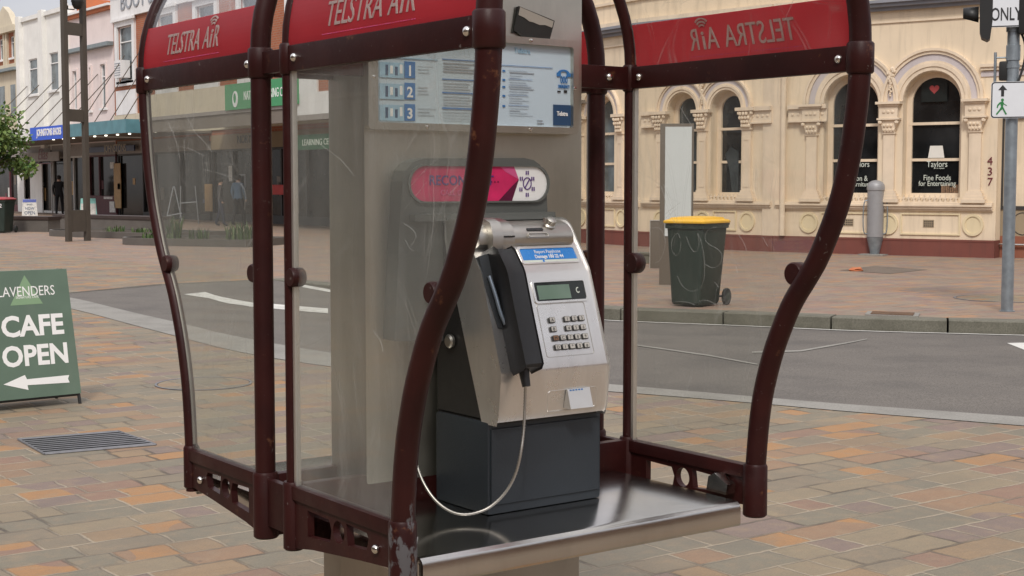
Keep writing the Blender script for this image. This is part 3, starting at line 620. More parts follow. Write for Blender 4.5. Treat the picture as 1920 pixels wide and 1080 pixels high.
# steel column, pedestal, shelves
MB().box((-.315, -.030, .750), (.298, .131, 2.08), bev=.006).obj('column', 'steel', booth, 40)
MB().box((-.355, .02, .0), (.335, .10, .655), bev=.005).obj('pedestal', 'pedestal_steel', booth, 40)
MB().box((-.42, -.03, .0), (.40, .15, .012), bev=.003).obj('base_plate', 'steel', booth, 40)
def shelf(mir):
    ty = (lambda y: y) if not mir else (lambda y: .101-y)
    pr = [(-.035, .700), (-.462, .700), (-.471, .698), (-.478, .692), (-.481, .684), (-.481, .650), (-.478, .644), (-.472, .642), (-.472, .650), (-.468, .652), (-.468, .684), (-.462, .688), (-.035, .688)]
    b = MB(); b.prism([(ty(y), z) for y, z in pr], YZ(-.03), -.425, .432)
    b.box((-.455, min(ty(-.035), ty(-.47)), .652), (-.4555+.004, max(ty(-.035), ty(-.47)), .6875)); b.box((.399, min(ty(-.035), ty(-.47)), .652), (.402, max(ty(-.035), ty(-.47)), .6875))
    b.obj('shelf', 'shelf_steel', booth, 25)
shelf(False); shelf(True)
for s_, X in ((-1, -.452), (1, .424)):
    b = MB(); b.prism([(-.345, .700), (-.41, .700), (-.415, .724), (-.372, .745), (-.352, .735)], YZ(X), 0, .028); b.obj('shelf_bracket', 'bolt', booth)
# information board
bd = MB(); bd.prism([rrect(-.316, 1.540, .270, 1.764, .010), rrect(-.292, 1.556, .254, 1.748, .007)], XZ(-.030), -.022, -.0005); board = bd.obj('information_board', 'steel', booth)
MB().prism(rect(-.293, 1.555, .255, 1.749), XZ(-.030), -.010, -.004).obj('printed_sheet', 'sheet_white', board)
for px, py in ((701, 144), (801, 238), (995, 243), (996, 76), (1078, 166), (800, 82)):
    p = onY(px, py, -.053); T = Matrix.Translation((p.x, -.052, p.z)) @ Matrix.Rotation(R_(90), 4, 'X'); MB().lathe([(.0042, 0), (.0042, .002), (.0008, .0028)], T, 12).obj('screw', 'bolt', board, 40)
def ypix(Y): return lambda x, y: (lambda p: (p.x, p.z))(onY(x, y, Y))
q = ypix(-.041); Bp = XZ(-.041); pr_ = MB()
def bar(x0, y0, x1, y1, mi, w_=.0012):
    a = q(x0, y0); c_ = q(x1, y1); pr_.prism(rect(min(a[0], c_[0]), min(a[1], c_[1]), max(a[0], c_[0]), max(a[1], c_[1])), Bp, -w_, -.0002, mi)
for y0, nm in ((115, '1'), (155, '2'), (195, '3')):
    bar(711, y0+1, 757, y0+32, 1); bar(758, y0, 778, y0+32, 0)
    a = q(768, y0+27); pr_.text(nm, lambda u, v, w_: Bp(a[0]+u, a[1]+v, w_), .032, -.0022, -.0014, mi=2, bold=.0008)
    for j in range(4): bar(722+j*9, y0+6+2*(j % 3), 727+j*9, y0+26-3*(j % 2), 2 if j % 2 else 3, .0018)
    for j in range(3): bar(783, y0+8+j*6, 783+random.randint(18, 34), y0+9.6+j*6, 4)
for y0 in (110, 147, 172, 201):
    bar(829, y0, 892, y0+5.5, 0)
    for j in range(4): bar(831, y0+9+j*5.2, 831+random.randint(46, 60), y0+10.4+j*5.2, 4)
bar(711, 107, 820, 112, 1); bar(930, 121, 1036, 128, 0)
for j, (y0) in enumerate((131, 148, 161, 178, 197)):
    bar(953, y0, 975+random.randint(0, 24), y0+2, 0); bar(942, y0, 947, y0+3.5, 0)
    for i in range(3 if j != 4 else 4): bar(955, y0+5+i*4.4, 955+random.randint(20, 46), y0+6.4+i*4.4, 4)
# the emergency call mark
a = q(1057, 156); pr_.text('000', lambda u, v, w_: Bp(a[0]+u, a[1]+v, w_), .0245, -.0016, -.0002, sx=.60, mi=0)
a = q(1057, 165.5); pr_.text('EMERGENCY', lambda u, v, w_: Bp(a[0]+u, a[1]+v, w_), .0115, -.0016, -.0002, sx=.52, mi=0)
c_ = q(1056.5, 140); ax_ = .0185
pr_.prism([(c_[0]+ax_*math.cos(R_(t_))*s__, c_[1]+.011*math.sin(R_(t_))*s__+.001) for s__, seq in ((1., range(15, 170, 12)), (.62, range(165, 10, -12))) for t_ in seq], Bp, -.0016, -.0002, 0)
for s__ in (-1, 1): pr_.prism(rrect(c_[0]+s__*.015-.006, c_[1]-.005, c_[0]+s__*.015+.006, c_[1]+.0045, .002, 2), Bp, -.0017, -.0002, 0)
bar(1045, 170, 1051, 173, 5); bar(1057, 169, 1063, 174, 5)
bar(1037, 196, 1070, 236, 3); a = q(1053.5, 217); pr_.text('Telstra', lambda u, v, w_: Bp(a[0]+u, a[1]+v, w_), .0145, -.0024, -.0013, sx=.8, mi=2, bold=.0004)
a = q(979, 100); pr_.text('Telstra', lambda u, v, w_: Bp(a[0]+u, a[1]+v, w_), .0175, -.0016, -.0002, sx=.95, mi=1)
bar(1007, 225, 1017, 226.3, 4); bar(1007, 230, 1019, 232, 4)
pr_.obj('print', ['ink_blue', 'ink_pale', 'white_ink', 'ink_dark', 'ink_grey', 'black_ink'], board)
# moulded grey back plate with pink reconnect label
pl = MB()
ol = []
for px, py in ((747, 560), (748, 500), (751, 430), (755, 375), (758, 335), (765, 316), (779, 303), (800, 297)): ol.append(q(px, py))
plx = ypix(-.085)
ol = [plx(*p) for p in ((742, 640), (748, 520), (751, 430), (755, 375), (757, 340), (763, 320), (776, 304), (796, 297), (985, 296), (1003, 300), (1015, 309), (1023, 324), (1027, 345), (1029, 400), (1029, 640))]
pl.prism(ol, XZ(-.030), -.050, -.0005)
pz_ = [plx(*p) for p in ((770, 402), (1033, 397), (1034, 410), (770, 415))]
pl.prism(pz_, XZ(-.080), -.022, .0)
plate = pl.obj('back_plate', 'plate', booth)
lx = ypix(-.083)
c0 = lx(797, 345)[0]; c1 = lx(1001, 345)[0]; zt = lx(900, 312)[1]; zb = lx(900, 377)[1]; rz = (zt-zb)/2; zm = (zt+zb)/2
lo = [(c1+rz*math.sin(R_(t_)), zm+rz*math.cos(R_(t_))) for t_ in range(0, 181, 15)]+[(c0-rz*math.sin(R_(t_)), zm-rz*math.cos(R_(t_))) for t_ in range(0, 181, 15)]
big_ = [(zm*0+(x-(c0+c1)/2)*1.03+(c0+c1)/2, zm+(z-zm)*1.10) for x, z in lo]
lb = MB(); lb.prism([big_, lo], XZ(-.080), -.006, 0, 0); rim_ = lb.obj('label_rim', 'plate', plate)
lb = MB(); Lp = XZ(-.080)
split = lx(968, 345)[0]
left_ = [(c0-rz*math.sin(R_(t_)), zm-rz*math.cos(R_(t_))) for t_ in range(0, 181, 15)]
lb.prism([(split-.012, zb)]+left_+[(split-.006, zt), (split+.008, zm+.010)], Lp, -.0020, -.0002, 0)
lb.prism([(split-.010, zb), (split-.005, zt), (split+.006, zt), (c1, zt)]+[(c1+rz*math.sin(R_(t_)), zm+rz*math.cos(R_(t_))) for t_ in range(15, 181, 15)], Lp, -.0014, -.0002, 1)
lb.prism([(split-.012, zb), (split-.05, zb), (split-.012, zm-.006), (split+.008, zm+.010)], Lp, -.0026, -.0018, 2)
lb.prism([(split-.045, zt), (split-.006, zt), (split+.008, zm+.010), (split-.03, zt-.012)], Lp, -.0026, -.0018, 3)
a = lx(866, 345); lb.text('RECONNECT', lambda u, v, w_: Lp(a[0]+u, a[1]-.002+v, w_), .031, -.0034, -.0026, sx=.95, mi=4, bold=.0003)
a = lx(866, 366); lb.text('CALL OR TEXT', lambda u, v, w_: Lp(a[0]+u, a[1]+v, w_), .018, -.0034, -.0026, sx=.95, mi=3)
for i in range(3): lb.prism(circ(*lx(922+i*6, 341), .0018, n=8), Lp, -.0034, -.0026, 2)
cx_, cz_ = lx(989, 344)
lb.prism([circ(cx_, cz_, .0125, .0145), circ(cx_, cz_, .0105, .0125)], Lp, -.003, -.0014, 4)
lb.prism([(cx_-.008, cz_-.010), (cx_-.006, cz_-.011), (cx_+.008, cz_+.010), (cx_+.006, cz_+.011)], Lp, -.003, -.0014, 4)
for dx, dz in ((0, 20), (-15, 9), (14, 9), (-16, -11), (15, -10), (0, -21)):
    u_, v_ = cx_+dx*.00128*.9, cz_+dz*.00125
    for s__ in (-.0028, .0028): lb.prism(circ(u_+s__, v_+.003, .0015, n=8), Lp, -.003, -.0014, 4); lb.prism(rect(u_+s__-.0014, v_-.0045, u_+s__+.0014, v_+.0012), Lp, -.003, -.0014, 4)
lb.obj('pink_label', ['pink', 'white_ink', 'pink_dark', 'pink_light', 'purple'], plate)

# ================================================================== PAYPHONE
PX0, PX1 = -.145, .158
phone = thing('payphone', ((PX0+PX1)/2, -.16, .70), 'silver steel payphone with black handset mounted over the booth shelf', 'payphone')
FB = Vector((0, -.301, 1.015)); FT = Vector((0, -.229, 1.223)); FD = (FT-FB).normalized(); FN = Vector((0, -FD.z, FD.y))   # sloping key face: up direction and outward normal
FB2 = Vector((0, -.159, 1.322)); FD2 = (FB2-FT).normalized(); FN2 = Vector((0, -FD2.z, FD2.y))
sil = [(-.286, .907), (-.292, .925), (-.301, 1.012), (-.3005, 1.018), (-.230, 1.221), (-.226, 1.229), (-.166, 1.314), (-.156, 1.326), (-.144, 1.333), (-.130, 1.336), (-.098, 1.336), (-.098, 1.30), (-.115, 1.237), (-.147, 1.159), (-.241, .907)]
bm = bmesh.new(); vs0 = [bm.verts.new((PX0, y, z)) for y, z in sil]; vs1 = [bm.verts.new((PX1, y, z)) for y, z in sil]
for i in range(len(sil)): j = (i+1) % len(sil); bm.faces.new((vs0[i], vs0[j], vs1[j], vs1[i]))
f0 = bm.faces.new(vs0); f1 = bm.faces.new(list(reversed(vs1)))
bm.normal_update(); bmesh.ops.bevel(bm, geom=[e for e in bm.edges if f0 in e.link_faces or f1 in e.link_faces], offset=.007, segments=3, profile=.6, affect='EDGES')
MB().bm(bm).obj('front_shell', 'phone_steel', phone, 35)
rc = [(-.055, .907), (-.240, .907), (-.146, 1.159), (-.114, 1.237), (-.097, 1.30), (-.097, 1.334), (-.055, 1.334)]
bm = bmesh.new(); vs0 = [bm.verts.new((PX0+.003, y, z)) for y, z in rc]; vs1 = [bm.verts.new((PX1-.003, y, z)) for y, z in rc]
for i in range(len(rc)): j = (i+1) % len(rc); bm.faces.new((vs0[i], vs0[j], vs1[j], vs1[i]))
bm.faces.new(vs0); bm.faces.new(list(reversed(vs1))); MB().bm(bm).obj('rear_case', 'rear_case', phone)
b = MB(); b.box((PX0-.003, -.262, .7005), (PX1+.012, -.055, .905), bev=.010); base_box = b.obj('base_box', 'box_navy', phone, 40)
MB().box((PX0+.004, -.2665, .722), (PX1+.004, -.2605, .890), bev=.005).obj('front_cover', 'box_navy', base_box, 40)
MB().box((PX0+.003, -.262, .8985), (PX1-.003, -.06, .9095)).obj('seam', 'black_plastic', phone)
def face(n_, p0):
    return lambda u, v, w_: Vector((u, 0, 0))+p0+Vector((0, (FD if n_ is FN else FD2).y*v, (FD if n_ is FN else FD2).z*v))+n_*w_
LF = face(FN, FB); UF = face(FN2, FT)
def lpix(x, y): p = onP(x, y, FB, FN); return (p.x, (p-FB).dot(FD))
def upix(x, y): p = onP(x, y, FT, FN2); return (p.x, (p-FT).dot(FD2))
# blue instruction window, screen, keypad
u0, v0 = upix(982, 494); u1, v1 = upix(1070, 465)
cw = MB().prism([rrect(u0-.006, v0-.004, u1+.010, v1+.006, .008), rrect(u0, v0, u1+.004, v1, .005)], UF, 0, .0035).obj('window_frame', 'phone_steel', phone, 40)
b = MB(); b.prism(rect(u0, v0, u1+.004, v1), UF, .0005, .0012, 1); b.prism(rect(u0, v0+(v1-v0)*.20, u1+.004, v1), UF, .0012, .0017, 0)
uc = (u0+u1)/2+.002
b.text('Report Payphone', lambda u, v, w_: UF(uc+u, v0+(v1-v0)*.66+v, w_), .0125, .0018, .0023, sx=.85, mi=2)
b.text('Damage 180 22 44', lambda u, v, w_: UF(uc+u, v0+(v1-v0)*.31+v, w_), .0125, .0018, .0023, sx=.85, mi=2, bold=.0003)
b.prism(circ(uc-.02, v0+(v1-v0)*.1, .003), UF, .0014, .0018, 0)
b.obj('instruction_card', ['window_blue', 'board_pale', 'white_ink'], cw)
u0, v0 = lpix(1006, 566); u1, v1 = lpix(1092, 526)
sc_ = MB().prism([rrect(u0-.005, v0-.005, u1+.005, v1+.005, .007), rrect(u0, v0, u1, v1, .004)], LF, 0, .003).obj('screen_frame', 'phone_steel', phone, 40)
b = MB(); b.prism(rect(u0, v0, u1, v1), LF, .0004, .0012, 1); b.prism(rect(u0+.008, v0+.004, u0+(u1-u0)*.70, v1-.007), LF, .0012, .0016, 0)
b.prism([(u1-.020+.0055*math.cos(R_(a_))*s__, (v0+v1)/2+.007*math.sin(R_(a_))*s__) for s__, sq in ((1, range(60, 340, 20)), (.62, range(330, 50, -20))) for a_ in sq], LF, .0012, .0017, 2)
b.obj('screen', ['lcd', 'lcd_bezel', 'board_pale'], sc_)
ul, vb = lpix(1027, 666); ur, vt = lpix(1112, 580); ur2, _ = lpix(1124, 664)
MB().prism([rrect(ul-.004, vb-.006, ur2-.014, v0-.006, .006), rrect(ul-.0025, vb-.0045, ur2-.0155, v0-.0075, .005)], LF, 0, .0012).obj('keypad_border', 'coin_steel', phone)
rows_ = [[(1033, 601), (1061, 599), (1074.5, 598), (1088, 597)], [(1036, 618), (1064, 616), (1077.5, 615), (1091, 614)], [(1040, 635), (1053.5, 634), (1067, 633), (1080.5, 632), (1095, 631)], [(1044, 652), (1057.5, 651), (1071, 650), (1084.5, 649), (1098, 648)]]
glyph = [['A', '1', '2', '3'], ['B', '4', '5', '6'], ['M', 'C', '7', '8', '9'], ['D', 'I', '*', '0', '#']]
for r_, row in enumerate(rows_):
    for c__, (px, py) in enumerate(row):
        u_, v_ = lpix(px, py); b = MB(); hw, hh = .0082, .0066
        b.prism(rrect(u_-hw, v_-hh, u_+hw, v_+hh, .002, 2), LF, 0, .0050, 0); b.prism(rrect(u_-hw*.80, v_-hh*.72, u_+hw*.84, v_+hh*.86, .0015, 2), LF, .0050, .0058, 1)
        b.text(glyph[r_][c__], lambda u, v, w_: LF(u_+u, v_-.0036+v, w_), .0105, .0058, .0063, mi=2)
        b.obj('key', ['key_dark', 'key_rust' if (r_, c__) == (2, 0) else 'key_top', 'key_glyph'], phone)
# coin mechanism across the top
def prof_x(b, pr, x0, x1, mi=0): b.prism(pr, YZ(0), x0, x1, mi)
mech = MB(); tpr = [(-.188, 1.280), (-.197, 1.290), (-.196, 1.306), (-.187, 1.319), (-.173, 1.329), (-.155, 1.334), (-.134, 1.337), (-.13, 1.29)]
prof_x(mech, tpr, -.035, .140); mech = mech.obj('coin_mechanism', 'coin_steel', phone, 50)
b = MB(); hp = [(-.190, 1.278), (-.206, 1.288), (-.207, 1.309), (-.196, 1.327), (-.178, 1.338), (-.146, 1.344), (-.134, 1.343), (-.13, 1.30)]
prof_x(b, hp, -.130, -.034); b.box((-.075, -.2095, 1.303), (-.036, -.203, 1.3065), mi=1); b.obj('coin_slot_block', ['coin_steel', 'black_ink'], mech, 50)
b = MB(); prof_x(b, [(-.204, 1.276), (-.222, 1.272), (-.225, 1.306), (-.212, 1.336), (-.184, 1.346), (-.184, 1.336), (-.203, 1.318)], -.106, -.078); b.obj('coin_flap', 'coin_steel', mech, 50)
TM = Matrix(((1, 0, 0), (0, 0, 0), (0, 0, 0)))
mf = lambda u, v, w_: Vector((u, -.1885, 1.3175))+Vector((0, .71, .70)).normalized()*v*1.0+Vector((0, -.70, .71))*w_
b = MB(); b.prism(rrect(-.008+.02, -.003, .036+.022, .0045, .002, 2), mf, 0, .0014); b.obj('card_slot', 'black_ink', mech)
b = MB(); b.prism([rrect(.008, -.022, .064, -.010, .004, 3), rrect(.0095, -.0205, .0625, -.0115, .003, 3)], mf, -.004, .0012); b.obj('slot_outline', 'key_top', mech)
b = MB(); T = Matrix.Translation((.085, -.177, 1.326)) @ Matrix.Rotation(R_(35), 4, 'X'); b.lathe([(.0135, 0), (.0145, .003), (.0115, .006), (.0115, .017), (.009, .019)], T, 20); b.box((.068, -.182, 1.331), (.086, -.174, 1.344), bev=.002); b.obj('reject_lever', 'coin_steel', mech, 40)
# handset on its cradle
cr_ = MB(); a0 = lpix(905, 480); 
cr_.prism([(-.126, .100), (-.139, .20), (-.140, .262), (-.110, .268), (-.098, .12), (-.104, .096)], LF, -.04, .004); cr_.obj('cradle', 'recess', phone)
b = MB(); b.tube(smooth_line([LF(-.128, .215, .010), LF(-.122, .17, .012), LF(-.119, .13, .012), LF(-.112, .105, .012)], 2), .0045, 8); b.obj('switch_hook', 'hook', phone, 60)
hs = [(-.002, .012), (.0, .048), (.006, .054), (.060, .054), (.120, .054), (.205, .055), (.216, .053), (.262, .036), (.270, .028), (.270, -.018), (.225, .0), (.18, .004), (.012, .004)]     # (up the face, out of the face)
bm = bmesh.new(); hx0, hx1 = -.115, -.067
vs0 = [bm.verts.new(LF(hx0, v, w_)) for v, w_ in hs]; vs1 = [bm.verts.new(LF(hx1, v, w_)) for v, w_ in hs]
for i in range(len(hs)): j = (i+1) % len(hs); bm.faces.new((vs0[i], vs0[j], vs1[j], vs1[i]))
f0 = bm.faces.new(vs0); f1 = bm.faces.new(list(reversed(vs1))); bm.normal_update()
bmesh.ops.bevel(bm, geom=[e for e in bm.edges if (f0 in e.link_faces or f1 in e.link_faces)], offset=.006, segments=2, profile=.6, affect='EDGES')
hand = MB().bm(bm).obj('handset', 'black_plastic', phone, 30)
b = MB(); hc = hx0+.019; b.tube([LF(hc, .004, .024), LF(hc, -.016, .022), LF(hc, -.036, .021)], [.0125, .0105, .009], 14); b.obj('cord_boot', 'black_plastic', hand, 50)
cpix = [(985, 722, -.326), (984, 765, -.328), (982, 810, -.334), (976, 855, -.342), (966, 893, -.336), (948, 925, -.325), (922, 950, -.312), (895, 962, -.300), (866, 966, -.285), (840, 958, -.262), (815, 938, -.235), (797, 912, -.210), (785, 885, -.185), (776, 850, -.155), (772, 815, -.120), (780, 790, -.10)]
cp = [LF(hc, -.034, .021)]+[onY(x, y, Y) for x, y, Y in cpix]
cpv = smooth_line(cp, 2); b = MB()
fine = []
for a_, c_ in zip(cpv[:-1], cpv[1:]):
    st = max(1, int((c_-a_).length/.0028))
    fine += [a_.lerp(c_, i/st) for i in range(st)]
b.tube(fine, [.0037 if i % 2 else .0030 for i in range(len(fine))], 8); b.obj('armoured_cord', 'coin_steel', hand, 60)
# change return flap on the lower face
vf = lambda u, v, w_: Vector((u, -.301+.0115*(1.015-v)/.108*1.0, v))+Vector((0, -1, 0))*w_
def fpx_(x, y): p = onY(x, y, -.297); return (p.x, p.z)
a = fpx_(1028, 770); c_ = fpx_(1120, 724)
MB().prism([rrect(a[0], a[1]-.006, c_[0], c_[1], .008), rrect(a[0]+.0018, a[1]-.0042, c_[0]-.0018, c_[1]-.0018, .007)], vf, .0005, .0016).obj('return_border', 'phone_steel', phone)
fl = MB(); a = fpx_(1061, 768); c_ = fpx_(1103, 727)
x0, x1, z0, z1 = a[0], c_[0], a[1]+.003, c_[1]+.002
fl.add([vf(x0-.004, z0, .001), vf(x1-.004, z0, .001), vf(x1, z1, .003), vf(x0, z1, .003), vf(x0, z0, .024), vf(x1, z0, .024), vf(x1, z1, .006), vf(x0, z1, .006)], [(4, 5, 6, 7), (0, 4, 7, 3), (1, 2, 6, 5), (0, 1, 5, 4), (3, 7, 6, 2), (0, 3, 2, 1)])
flap = fl.obj('return_flap', 'alu', phone)
b = MB()
for i in range(5): b.add([vf(x0+.006+i*.008, z1-.004, .0085), vf(x0+.011+i*.008, z1-.004, .0085), vf(x0+.011+i*.008, z1-.001, .0072), vf(x0+.006+i*.008, z1-.001, .0072)], [(0, 1, 2, 3)])
b.obj('flap_marking', 'ink_blue', flap)
# lock disc on the left flank
T = Matrix.Translation((PX0-.001, -.118, 1.07)) @ Matrix.Rotation(R_(-90), 4, 'Y'); MB().lathe([(.016, 0), (.016, .006), (.012, .010), (.001, .010)], T, 20).obj('lock', 'coin_steel', phone, 40)
# two cards pushed behind the board
def card(pix, Y, th, m, label):
    b = MB(); b.prism([(lambda p: (p.x, p.z))(onY(x, y, Y)) for x, y in pix], XZ(Y), -th, 0, 0)
    return b, label
b, lbl = card([(967, 13), (972, 12), (1032, 66), (960, 62)], -.033, .0006, 'paper_black', 'plain black card tucked behind the printed card above the board')
tag(b.obj('card', 'paper_black'), lbl, 'card')
t = thing('card', onY(1000, 45, -.036), 'black card printed with a skyline picture, front one above the board', 'card')
b, _ = card([(972, 11), (1040, 39), (1031, 73), (979, 68), (963, 57)], -.036, .0006, 'paper_black', ''); b.obj('paper', 'paper_black', t)
b = MB(); b.prism([(lambda p: (p.x, p.z))(onY(x, y, -.037)) for x, y in [(975, 13), (1038, 40), (1035, 52), (1022, 47), (1012, 47), (1000, 42), (992, 40), (983, 33), (972, 28)]], XZ(-.0372), -.0004, 0); b.obj('picture', 'paper_sky', t)

# ================================================================== CAFE BOARD
bl, br = onZ(-62, 779, 0), onZ(154, 757, 0)
ud = (br-bl); ud.z = 0; wid = ud.length; ud.normalize(); nd = Vector((-ud.y, ud.x, 0)); nd = nd if nd.dot(CAM-br) > 0 else -nd
hgt = .87; lean = .16
t = thing('cafe_sign', (bl+br)/2, 'green folding cafe board reading CAFE OPEN with a white arrow', 'sign board')
def cf(u, v, w_): return br-ud*u - nd*(lean*v/hgt) + Vector((0, 0, v)) + nd*w_      # u leftwards from the right foot
def cpx(x, y):
    n_ = (nd + Vector((0, 0, lean/hgt))).normalized(); p = onP(x, y, br, n_); return ((br-p).dot(ud), p.z)
tr = cpx(124, 504); brr = cpx(152, 737); W_ = wid
ol = [(brr[0], brr[1]), (tr[0], tr[1]), (W_-tr[0], tr[1]-.0), (W_-brr[0], brr[1])]
pan = MB().prism(ol, cf, -.010, .004).obj('front_panel', 'sign_green', t)
b = MB()
for s_ in (0, 1):
    u_ = .008 if s_ == 0 else W_-.008
    b.tube([cf(u_+(.045 if s_ == 0 else -.045), tr[1], -.014), cf(u_, 0, -.014)], .011, 8)
b.tube([cf(.01, brr[1]-.006, -.014), cf(W_-.01, brr[1]-.006, -.014)], .011, 8); b.obj('front_frame', 'black_steel', t, 50)
b = MB()
cfb = lambda u, v, w_: br-ud*u - nd*(lean*2-lean*v/hgt+.02) + Vector((0, 0, v)) + nd*w_
b.prism(ol, cfb, -.004, .010); b.obj('back_panel', 'sign_green', t)
for u_ in (.03, W_-.03): MB().tube([cfb(u_, 0, 0), cfb(u_+(.04 if u_ < .1 else -.04), tr[1], 0)], .011, 8).obj('back_leg', 'black_steel', t, 50)
flip = lambda o_: (lambda u, v, w_: cf(o_[0]-u, o_[1]+v, w_))
tri_ = [cpx(45, 516), cpx(80, 569), cpx(19, 573)]
MB().prism(tri_, cf, .004, .0046).obj('triangle_mark', 'sign_tri', pan)
b = MB(); r0 = cpx(103, 552)
b.text('LAVENDERS', flip(r0), .088, .0046, .0054, align='RIGHT', sx=.80); b.obj('lettering', 'board_white', pan)
b = MB(); r0 = cpx(72, 558); b.text('SIGNATURE CAFE', flip(r0), .021, .0046, .0054, align='RIGHT', sx=.9); b.obj('small_lettering', 'board_white', pan)
b = MB(); r0 = cpx(120, 624); b.text('CAFE', flip(r0), .178, .0046, .0054, align='RIGHT', sx=.98, bold=.0055)
r0 = cpx(130, 678); b.text('OPEN', flip(r0), .176, .0046, .0054, align='RIGHT', sx=.95, bold=.0055); b.obj('lettering', 'board_white', pan)
b = MB(); b.prism([cpx(*p) for p in ((6, 721), (46, 703), (50, 711), (129, 703), (127, 710), (130, 717), (51, 722), (53, 731))], cf, .0046, .0054); b.obj('arrow', 'board_white', pan)

# ================================================================== WHEELIE BINS
def make_bin(lid_m, label):
    t = thing('wheelie_bin', (0, 0, 0), label, 'bin')
    bm = bmesh.new(); sec = [(.20, .245, .02, -.03), (.215, .265, .05, -.03), (.262, .335, .90, .0), (.262, .335, .905, 0), (.285, .355, .91, 0), (.285, .355, .965, 0)]
    rings = []
    for hx, hy, z, oy in sec:
        r_ = rrect(-hx, -hy+oy, hx, hy+oy, .05, 3); rings.append([bm.verts.new((x, y, z)) for x, y in r_])
    for a_, b_ in zip(rings[:-1], rings[1:]):
        for i in range(len(a_)): j = (i+1) % len(a_); bm.faces.new((a_[i], a_[j], b_[j], b_[i]))
    bm.faces.new(list(reversed(rings[0]))); bm.faces.new(rings[-1])
    MB().bm(bm).obj('body', 'bin_green', t, 30)
    bm = bmesh.new(); rings = []
    for s_, z in ((1.0, .968), (1.02, .974), (1.02, .992), (.985, 1.004), (.84, 1.016), (.80, 1.034), (.5, 1.045), (.1, 1.05)):
        r_ = rrect(-.295*s_, -.375*s_, .295*s_, .365*s_, .06*s_, 3); rings.append([bm.verts.new((x, y, z)) for x, y in r_])
    for a_, b_ in zip(rings[:-1], rings[1:]):
        for i in range(len(a_)): j = (i+1) % len(a_); bm.faces.new((a_[i], a_[j], b_[j], b_[i]))
    bm.faces.new(list(reversed(rings[0]))); bm.faces.new(rings[-1]); MB().bm(bm).obj('lid', lid_m, t, 30)
    b = MB(); b.tube([(-.24, .345, .95), (-.24, .41, .955), (.24, .41, .955), (.24, .345, .95)], .016, 10); b.obj('handle', 'bin_green', t, 50)
    b = MB(); b.tube([(-.27, .29, .10), (.27, .29, .10)], .012, 8); b.obj('axle', 'rubber', t, 50)
    for x in (-.275, .275):
        T = Matrix.Translation((x-.025, .29, .10)) @ Matrix.Rotation(R_(90), 4, 'Y')
        wl = MB().lathe([(.07, 0), (.095, .004), (.10, .012), (.10, .038), (.095, .046), (.07, .05)], T, 24).obj('wheel', 'rubber', t, 40)
        MB().lathe([(.055, -.001), (.055, .051)], T, 18).obj('hub', 'bin_green', wl, 40)
    return t
b1 = make_bin('lid_yellow', 'dark green wheelie bin with yellow lid standing at the far kerb')
b = MB(); b.prism(rrect(-.075, .705, .075, .735, .004, 2), XZ(-.318), -.004, .002); b.obj('bin_sticker', 'board_white', b1)
b1.location = (9.83, 9.64, 0); b1.rotation_euler = (0, 0, R_(-72)); b1.scale = (.92, .92, 1.0)
b2 = make_bin('lid_red', 'dark green wheelie bin with red lid beside the leafy tree')
b = MB(); b.text('92', lambda u, v, w_: Vector((u+.1, -.335+.04+w_, .74+v)), .16, -.06, -.035); b.prism(rrect(0, .28, .16, .38, .006, 2), XZ(-.285), -.01, .01); b.obj('bin_sticker', 'board_white', b2)
c_ = onZ(4, 437, 0); b2.location = (c_.x+.1, c_.y+.3, 0); b2.rotation_euler = (0, 0, R_(-44))

# ================================================================== STEEL PANELS BEHIND THE BIN
p0 = onZ(1236, 534, 0); hd = R_(36.1+5.5)
vr = Vector((math.cos(hd), -math.sin(hd), 0)); vd = Vector((math.sin(hd), math.cos(hd), 0))
T = Matrix(((vr.x, vd.x, 0, p0.x), (vr.y, vd.y, 0, p0.y), (0, 0, 1, 0), (0, 0, 0, 1)))
t = thing('display_panel', p0, 'tall brown steel display panel with a blank white sheet behind the bin', 'display panel')
MB().box((.0, 0, 0), (.47, .16, 2.27), T, .006).obj('frame', 'cabinet_brown', t, 40)
MB().box((.07, -.006, .70), (.44, .001, 2.225), T).obj('white_sheet', 'panel_white', t)
MB().add([T @ Vector(v) for v in ((.075, -.012, .885), (.16, -.012, .80), (.17, -.014, .69), (.075, -.014, .69), (.075, -.008, .885), (.16, -.008, .80), (.17, -.008, .69), (.075, -.008, .69))], [(0, 1, 2, 3), (7, 6, 5, 4), (0, 4, 5, 1), (1, 5, 6, 2), (2, 6, 7, 3), (3, 7, 4, 0)]).obj('loose_flap', 'panel_white', t)
p0 = onZ(1219, 503, 0); T = Matrix(((vr.x, vd.x, 0, p0.x), (vr.y, vd.y, 0, p0.y), (0, 0, 1, 0), (0, 0, 0, 1)))
t = thing('steel_cabinet', p0, 'low dark steel cabinet with pale edges left of the tall display panel', 'cabinet')
MB().box((.0, 0, 0), (.62, .35, .80), T, .006).obj('body', 'cabinet_brown', t, 40)
b = MB(); b.box((-.012, -.006, 0), (.0, .36, .812), T); b.box((.0, -.006, .80), (.62, .36, .812), T); b.obj('edge_strip', 'alu', t)
p0 = onZ(1213, 503, 0); b = MB(); T2 = Matrix(((vr.x, vd.x, 0, p0.x), (vr.y, vd.y, 0, p0.y), (0, 0, 1, 0), (0, 0, 0, 1)))
b.box((-.38, 1.4, 0), (.06, 1.75, .16), T2, .01); b.box((-.40, 1.38, .16), (.08, 1.77, .2), T2, .01); tag(b.obj('stone_block', 'kerb_dark'), 'low grey stone block on the pavement left of the steel cabinet', 'stone block')

